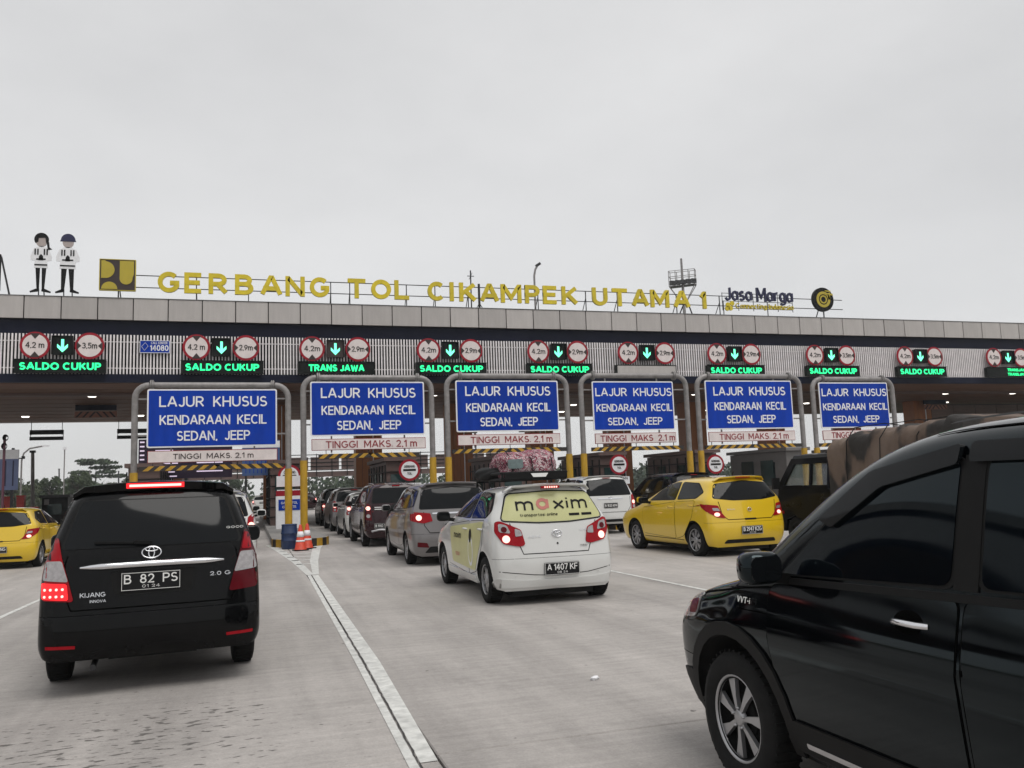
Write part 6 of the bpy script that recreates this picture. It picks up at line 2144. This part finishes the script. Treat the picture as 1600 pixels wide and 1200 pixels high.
# side: y measured from the rear axle; front hub is at wb
for d_ in ('left', 'right'):
    fw_ = [(wb - .44, 1.10), (wb - .82, 1.40), (wb - 1.08, 1.535), (wb - 1.50, 1.60), (wb - 1.46, 1.14)]
    rw_ = [(wb - 1.60, 1.145), (wb - 1.63, 1.605), (wb - 2.42, 1.60), (wb - 2.50, 1.17)]
    qw_ = [(wb - 2.58, 1.19), (wb - 2.52, 1.55), (wb - 2.95, 1.51), (wb - 3.05, 1.22)]
    c.windows([fw_, rw_, qw_], d_, M['glass_blue'])
    c.patch('pillar_trim', [(wb - 1.475, 1.13), (wb - 1.515, 1.61), (wb - 1.615, 1.61), (wb - 1.585, 1.13)], d_, M['rubber'], off=.006, thick=.006)
    c.patch('belt_trim', [(wb - .46, 1.055), (wb - .50, 1.085), (wb - 2.5, 1.15), (wb - 2.5, 1.12)], d_, M['rubber'], off=.008, thick=.008)
    # rain visors over the side windows
    c.patch('window_visor', roundpoly([(wb - .70, 1.36), (wb - 1.02, 1.565), (wb - 1.5, 1.655), (wb - 1.5, 1.58), (wb - 1.10, 1.50), (wb - .80, 1.325)], .02), d_, M['glass'], off=.028, thick=.02)
    c.patch('window_visor', roundpoly([(wb - 1.55, 1.66), (wb - 2.4, 1.65), (wb - 2.4, 1.58), (wb - 1.55, 1.585)], .02), d_, M['glass'], off=.028, thick=.02)
    c.doors([[(wb - .44, .44), (wb - .36, .74), (wb - .36, 1.04), (wb - 1.50, 1.105), (wb - 1.50, .40), (wb - .9, .40)],
             [(wb - 1.53, .40), (wb - 1.53, 1.107), (wb - 2.56, 1.14), (wb - 2.5, .8), (wb - 2.2, .42)]], d_, (wb - 1.28, wb - 2.35), (.985, 1.02), M['chrome'])
    # dished cup behind each handle
    c.patch('handle_cup', circ(.075, 18, wb - 1.27, .99, .045), d_, M['seam'], off=.007, thick=.004)
    # black wheel arch cladding
    for yc in (wb, 0):
        ra = S['r'] + .075
        pl = []
        for q in range(17):
            a = R(-14) + R(208) * q / 16
            pl.append((yc + (ra + .075) * math.cos(a), S['r'] + (ra + .075) * math.sin(a)))
        for q in range(16, -1, -1):
            a = R(-14) + R(208) * q / 16
            pl.append((yc + (ra + .006) * math.cos(a), S['r'] + (ra + .006) * math.sin(a)))
        c.patch('arch_cladding', pl, d_, M['clad_black'], off=.016, thick=.03, grid=.05)
    c.patch('sill_cladding', roundpoly([(wb - .47, .30), (wb - .47, .44), (wb - 2.24, .44), (wb - 2.24, .30)], .02), d_, M['clad_black'], off=.02, thick=.03)
    c.patch('side_step_trim', roundpoly([(wb - .56, .335), (wb - .56, .36), (wb - 2.1, .36), (wb - 2.1, .335)], .01), d_, M['chrome'], off=.028, thick=.02)
    c.badge('VVT-i', wb - .17 if d_ == 'left' else wb - .17, .935, .03, .12, M['platetext'], d_)
    c.line('character_line', [(wb - .1, .90), (wb - 1.5, .93), (wb - 2.6, .98)], .006, d_, M['seam'], off=.001)
    # headlight wrapping into the wing
    o = c.patch('headlight', roundpoly([(wb + .36, .80), (wb + .66, .76), (wb + .70, .86), (wb + .58, .90), (wb + .34, .93)], .03), d_, M['lensclear'], off=.008, thick=.02, grid=.05)
    c.patch('indicator_lens', roundpoly([(wb + .36, .82), (wb + .46, .81), (wb + .46, .88), (wb + .36, .90)], .02), d_, M['lensdark'], parent=o, off=.012, thick=.006)
    c.patch('front_bumper_corner', roundpoly([(wb + .44, .30), (wb + .72, .30), (wb + .74, .46), (wb + .46, .50)], .03), d_, M['clad_black'], off=.014, thick=.03)
c.line('panel_gap', [(wb + .34, .93), (wb - .1, 1.0), (wb - .36, 1.03)], .010, 'left', M['seam'])
c.line('panel_gap', [(wb + .34, .93), (wb - .1, 1.0), (wb - .36, 1.03)], .010, 'right', M['seam'])
c.patch('windscreen', roundpoly([(-.66, 1.14), (.66, 1.14), (.58, 1.54), (-.58, 1.54)], .05), 'front', M['glass'], off=.006)
c.patch('grille', roundpoly([(-.5, .60), (.5, .60), (.55, .80), (-.55, .80)], .04), 'front', M['clad_black'], off=.012)
c.patch('lower_grille', roundpoly([(-.55, .34), (.55, .34), (.5, .5), (-.5, .5)], .04), 'front', M['clad_black'], off=.012)
c.windows([[(-.66, 1.15), (.66, 1.15), (.58, 1.54), (-.58, 1.54)]], 'rear', names=['rear_window'])
c.line('roof_rail', [(-.59, 1.35), (-.60, .4), (-.58, -.4)], .035, 'top', M['alloydark'], off=.03)
c.line('roof_rail', [(.59, 1.35), (.60, .4), (.58, -.4)], .035, 'top', M['alloydark'], off=.03)
c.line('roof_gutter', [(-.625, 1.40), (-.64, .9), (-.645, -.4)], .012, 'top', M['seam'], off=.004)
c.mirror(wb - .50, 1.11, M['paint_black_sky'], (.20, .13, .15))
for s in (-1, 1):
    part('mirror_indicator', MB().box((s * .99, wb - .43, 1.13), (.08, .012, .018)), M['lensclear'], c.root)

# ---------------------------------------------------------------- black pickup truck with a tarpaulin load
t = thing('pickup_truck', 'black pickup truck cab with see through side windows, right of the yellow hatchback', 'truck', (11.95, 14.45, 0), R(1))
pm_ = mat('dull_black_truck_paint', (.004, .004, .004), .35, coat=.2, spec=.06, rvar=.1, scale=4)
W_ = .84
cab = MB()
# lower cab shell in side view (y forward), extruded across; roof and pillars separate
for s in (-1, 1):
    x0 = s * W_
    cab.prism([(.0, .30), (1.0, .30), (1.06, .56), (1.32, .64), (1.57, .56), (1.63, .30), (1.82, .30), (1.86, .95), (1.80, 1.18), (0, 1.18)], lambda u, v: (x0, u, v), (-s * .06, 0, 0))
    for a, b2, w2 in (((1.80, 1.18), (1.33, 1.80), .13), ((.75, 1.18), (.75, 1.80), .05), ((.07, 1.18), (.07, 1.82), .22)):
        cab.bar((s * (W_ - .03), a[0], a[1]), (s * (W_ - .11), b2[0], b2[1]), .06, w2)
for s in (-1, 1):
    cab.bar((s * (W_ - .035), .0, 1.22), (s * (W_ - .035), 1.78, 1.22), .055, .10)
    cab.bar((s * (W_ - .10), .0, 1.77), (s * (W_ - .10), 1.36, 1.77), .06, .12)
cab.box((0, 1.83, .74), (1.62, .06, .86))
cab.box((0, .02, .80), (1.6, .05, .8))
cab.prism([(-.75, 1.80), (.75, 1.80), (.68, 1.90), (.3, 1.94), (-.3, 1.94), (-.68, 1.90)], XZ(-.02), (0, 1.42, 0))
cab.box((0, .9, .46), (1.6, 1.7, .1))
part('cab', cab, pm_, t)
gm, gt_, gb_ = newmat('clear_cab_glass')
gb_.inputs['Base Color'].default_value = (.8, .84, .82, 1)
gb_.inputs['Roughness'].default_value = .03
gb_.inputs['Transmission Weight'].default_value = .92
gb_.inputs['IOR'].default_value = 1.15
for s in (-1, 1):
    x0 = s * (W_ - .07)
    part('window', MB().prism([(.10, 1.18), (.72, 1.18), (.72, 1.79), (.10, 1.79)], lambda u, v: (x0 - s * .065 * (v - 1.18) / .6, u, v), (-s * .005, 0, 0)), gm, t)
    part('window', MB().prism([(.78, 1.18), (1.74, 1.18), (1.33, 1.77), (.78, 1.79)], lambda u, v: (x0 - s * .065 * (v - 1.18) / .6, u, v), (-s * .005, 0, 0)), gm, t)
    dr = part('door', MB().prism(roundpoly([(.76, .50), (1.0, .50), (1.1, .80), (1.55, .80), (1.72, .92), (1.72, 1.15), (.10, 1.15), (.10, .50)], .04), lambda u, v: (s * (W_ + .008), u, v), (-s * .01, 0, 0)), pm_, t)
    part('door_handle', MB().box((s * (W_ + .02), .22, 1.0), (.02, .14, .03)), M['rubber'], dr)
    part('wing_mirror', MB().box((s * (W_ + .16), 1.66, 1.32), (.16, .07, .24)).bar((s * W_, 1.7, 1.2), (s * (W_ + .14), 1.66, 1.3), .025), M['rubber'], t)
    part('side_reflector', MB().box((s * (W_ + .01), 1.7, .70), (.02, .09, .06)), M['lensred'], t)
part('windscreen', MB().prism([(-.74, 1.20), (.74, 1.20), (.68, 1.78), (-.68, 1.78)], lambda u, v: (u, 1.82 - .47 * (v - 1.18) / .62, v), (0, -.006, 0)), gm, t)
part('seat', MB().box((-.38, .35, .75), (.5, .5, .2)).box((-.38, .14, 1.05), (.48, .1, .5)), M['clad_black'], t)
part('seat', MB().box((.38, .35, .75), (.5, .5, .2)).box((.38, .14, 1.05), (.48, .1, .5)), M['clad_black'], t)
part('steering_wheel', MB().tube([(.38 + .18 * math.cos(2 * PI * q / 16), 1.05 + .08 * math.sin(2 * PI * q / 16), 1.1 + .16 * math.sin(2 * PI * q / 16)) for q in range(17)], .015, 6, cap=False), M['rubber'], t)
part('load_bed', MB().box((0, -1.7, .66), (1.66, 3.1, .12)).box((-.82, -1.7, .85), (.05, 3.1, .34)).box((.82, -1.7, .85), (.05, 3.1, .34)).box((0, -3.24, .85), (1.66, .05, .34)).box((0, -.7, .5), (.5, 4.6, .16)), pm_, t)
tm_, rm_, im_ = wheel_meshes(.30, .18, 6, 0)
drm_ = rm_.copy()
drm_.materials.clear()
drm_.materials.append(M['clad_black'])
for y in (1.32, -1.7):
    for s in (-1, 1):
        wr = link('wheel', tm_, t, (s * (W_ - .12), y, .30), (0, 0, 0 if s > 0 else PI))
        link('rim', drm_, wr)
        link('wheel_inside', im_, wr)
part('roof_strap', MB().tube([(-.7, .3, 1.93), (-.3, .5, 1.99), (0, .9, 1.975), (.4, 1.0, 1.97)], .02, 6).tube([(-.72, .15, 1.92), (-.2, .8, 2.0), (.3, .6, 1.985)], .018, 6), M['rubber'], t)

# tarpaulin: lumpy box draped over the load, camouflage print
cm, ct, cb = newmat('camouflage_tarpaulin')
tc_ = ct.nodes.new('ShaderNodeTexCoord')
mp_ = ct.nodes.new('ShaderNodeMapping')
mp_.inputs['Scale'].default_value = (1.0, 1.0, .55)
ct.links.new(tc_.outputs['Object'], mp_.inputs['Vector'])
n1 = ct.nodes.new('ShaderNodeTexNoise')
n1.inputs['Scale'].default_value = 1.1
n1.inputs['Detail'].default_value = 3.5
ct.links.new(mp_.outputs['Vector'], n1.inputs['Vector'])
r1 = ct.nodes.new('ShaderNodeValToRGB')
r1.color_ramp.elements[0].position = .455
r1.color_ramp.elements[0].color = (.022, .019, .017, 1)
r1.color_ramp.elements[1].position = .50
r1.color_ramp.elements[1].color = (.115, .080, .060, 1)
e_ = r1.color_ramp.elements.new(.62)
e_.color = (.15, .11, .085, 1)
ct.links.new(n1.outputs['Fac'], r1.inputs['Fac'])
ct.links.new(r1.outputs['Color'], cb.inputs['Base Color'])
cb.inputs['Roughness'].default_value = .8
n2 = ct.nodes.new('ShaderNodeTexNoise')
n2.inputs['Scale'].default_value = 6
n2.inputs['Detail'].default_value = 5
bu = ct.nodes.new('ShaderNodeBump')
bu.inputs['Strength'].default_value = .9
bu.inputs['Distance'].default_value = .03
ct.links.new(tc_.outputs['Object'], n2.inputs['Vector'])
ct.links.new(n2.outputs['Fac'], bu.inputs['Height'])
ct.links.new(bu.outputs['Normal'], cb.inputs['Normal'])
t2 = thing('tarpaulin_load', 'tan and black camouflage tarpaulin stretched over the tall load of the pickup', 'tarpaulin', (11.95, 14.45, 0), R(1))
rr = random.Random(21)
vs, fs = [], []
NY, NP = 40, 26
for i in range(NY + 1):
    y = .02 - 3.35 * i / NY
    top = 2.08 + .10 * min(1, i / 3) + .20 * (i / NY) + .035 * math.sin(i * .9) + .02 * math.sin(i * 2.3)
    e = 1.0 if 0 < i < NY else .985
    for j in range(NP + 1):
        tt = j / NP
        a = PI * tt
        f = lambda q, p_: math.copysign(abs(q) ** p_, q)
        x = -.90 * f(math.cos(a), .16) * e
        z = .78 + (top - .78) * max(0, math.sin(a)) ** .17
        fold = .018 * math.sin(y * 9 + 3 * tt) + .014 * math.sin(y * 21 + 7 * tt) + .012 * math.sin(z * 11 + y * 4)
        x += (-1 if tt < .5 else 1) * fold
        z += fold * .7
        vs.append((x, y, z))
for i in range(NY):
    for j in range(NP):
        q = i * (NP + 1) + j
        fs.append((q, q + 1, q + NP + 2, q + NP + 1))
fs.append(tuple(range(NP + 1)))
fs.append(tuple(NY * (NP + 1) + j for j in range(NP + 1))[::-1])
mb = MB()
mb.add(vs, fs, 0, True)
tme = mb.mesh('tarpaulin', cm)
tme.set_sharp_from_angle(angle=R(60))
link('tarpaulin', tme, t2)
rp_ = MB()
for y in (-.6, -1.5, -2.4):
    rp_.tube([(-.95, y, .85), (-.945, y + .04, 1.5), (-.93, y, 2.1), (-.75, y - .05, 2.36 - .06 * y * 0), (0, y, 2.44), (.75, y, 2.36), (.95, y, .85)], .01, 5)
part('rope', rp_, M['rubber'], t2)

# ---------------------------------------------------------------- litter
t = thing('litter', 'tiny crushed clear plastic cup lying on the road behind the taxi', 'litter', (2.50, 6.2, .010), .6)
t['kind'] = 'thing'
part('cup', blob(40, (.04, .022, .015), .25, 14, 8), M['signwhite'], t)

# ---------------------------------------------------------------- air
hm, ht, hb = newmat('humid_air')
ht.nodes.remove(hb)
vp = ht.nodes.new('ShaderNodeVolumePrincipled')
vp.inputs['Color'].default_value = (.93, .95, .97, 1)
vp.inputs['Density'].default_value = .0006
vp.inputs['Anisotropy'].default_value = .2
ht.links.new(vp.outputs['Volume'], ht.nodes['Material Output'].inputs['Volume'])
hz = MB().box((60, 120, 12), (640, 460, 26.5))
o = link('haze', hz.mesh('haze', hm))
o['kind'] = 'stuff'
tag(o, 'thin humid haze between the camera and the far trees', 'haze')
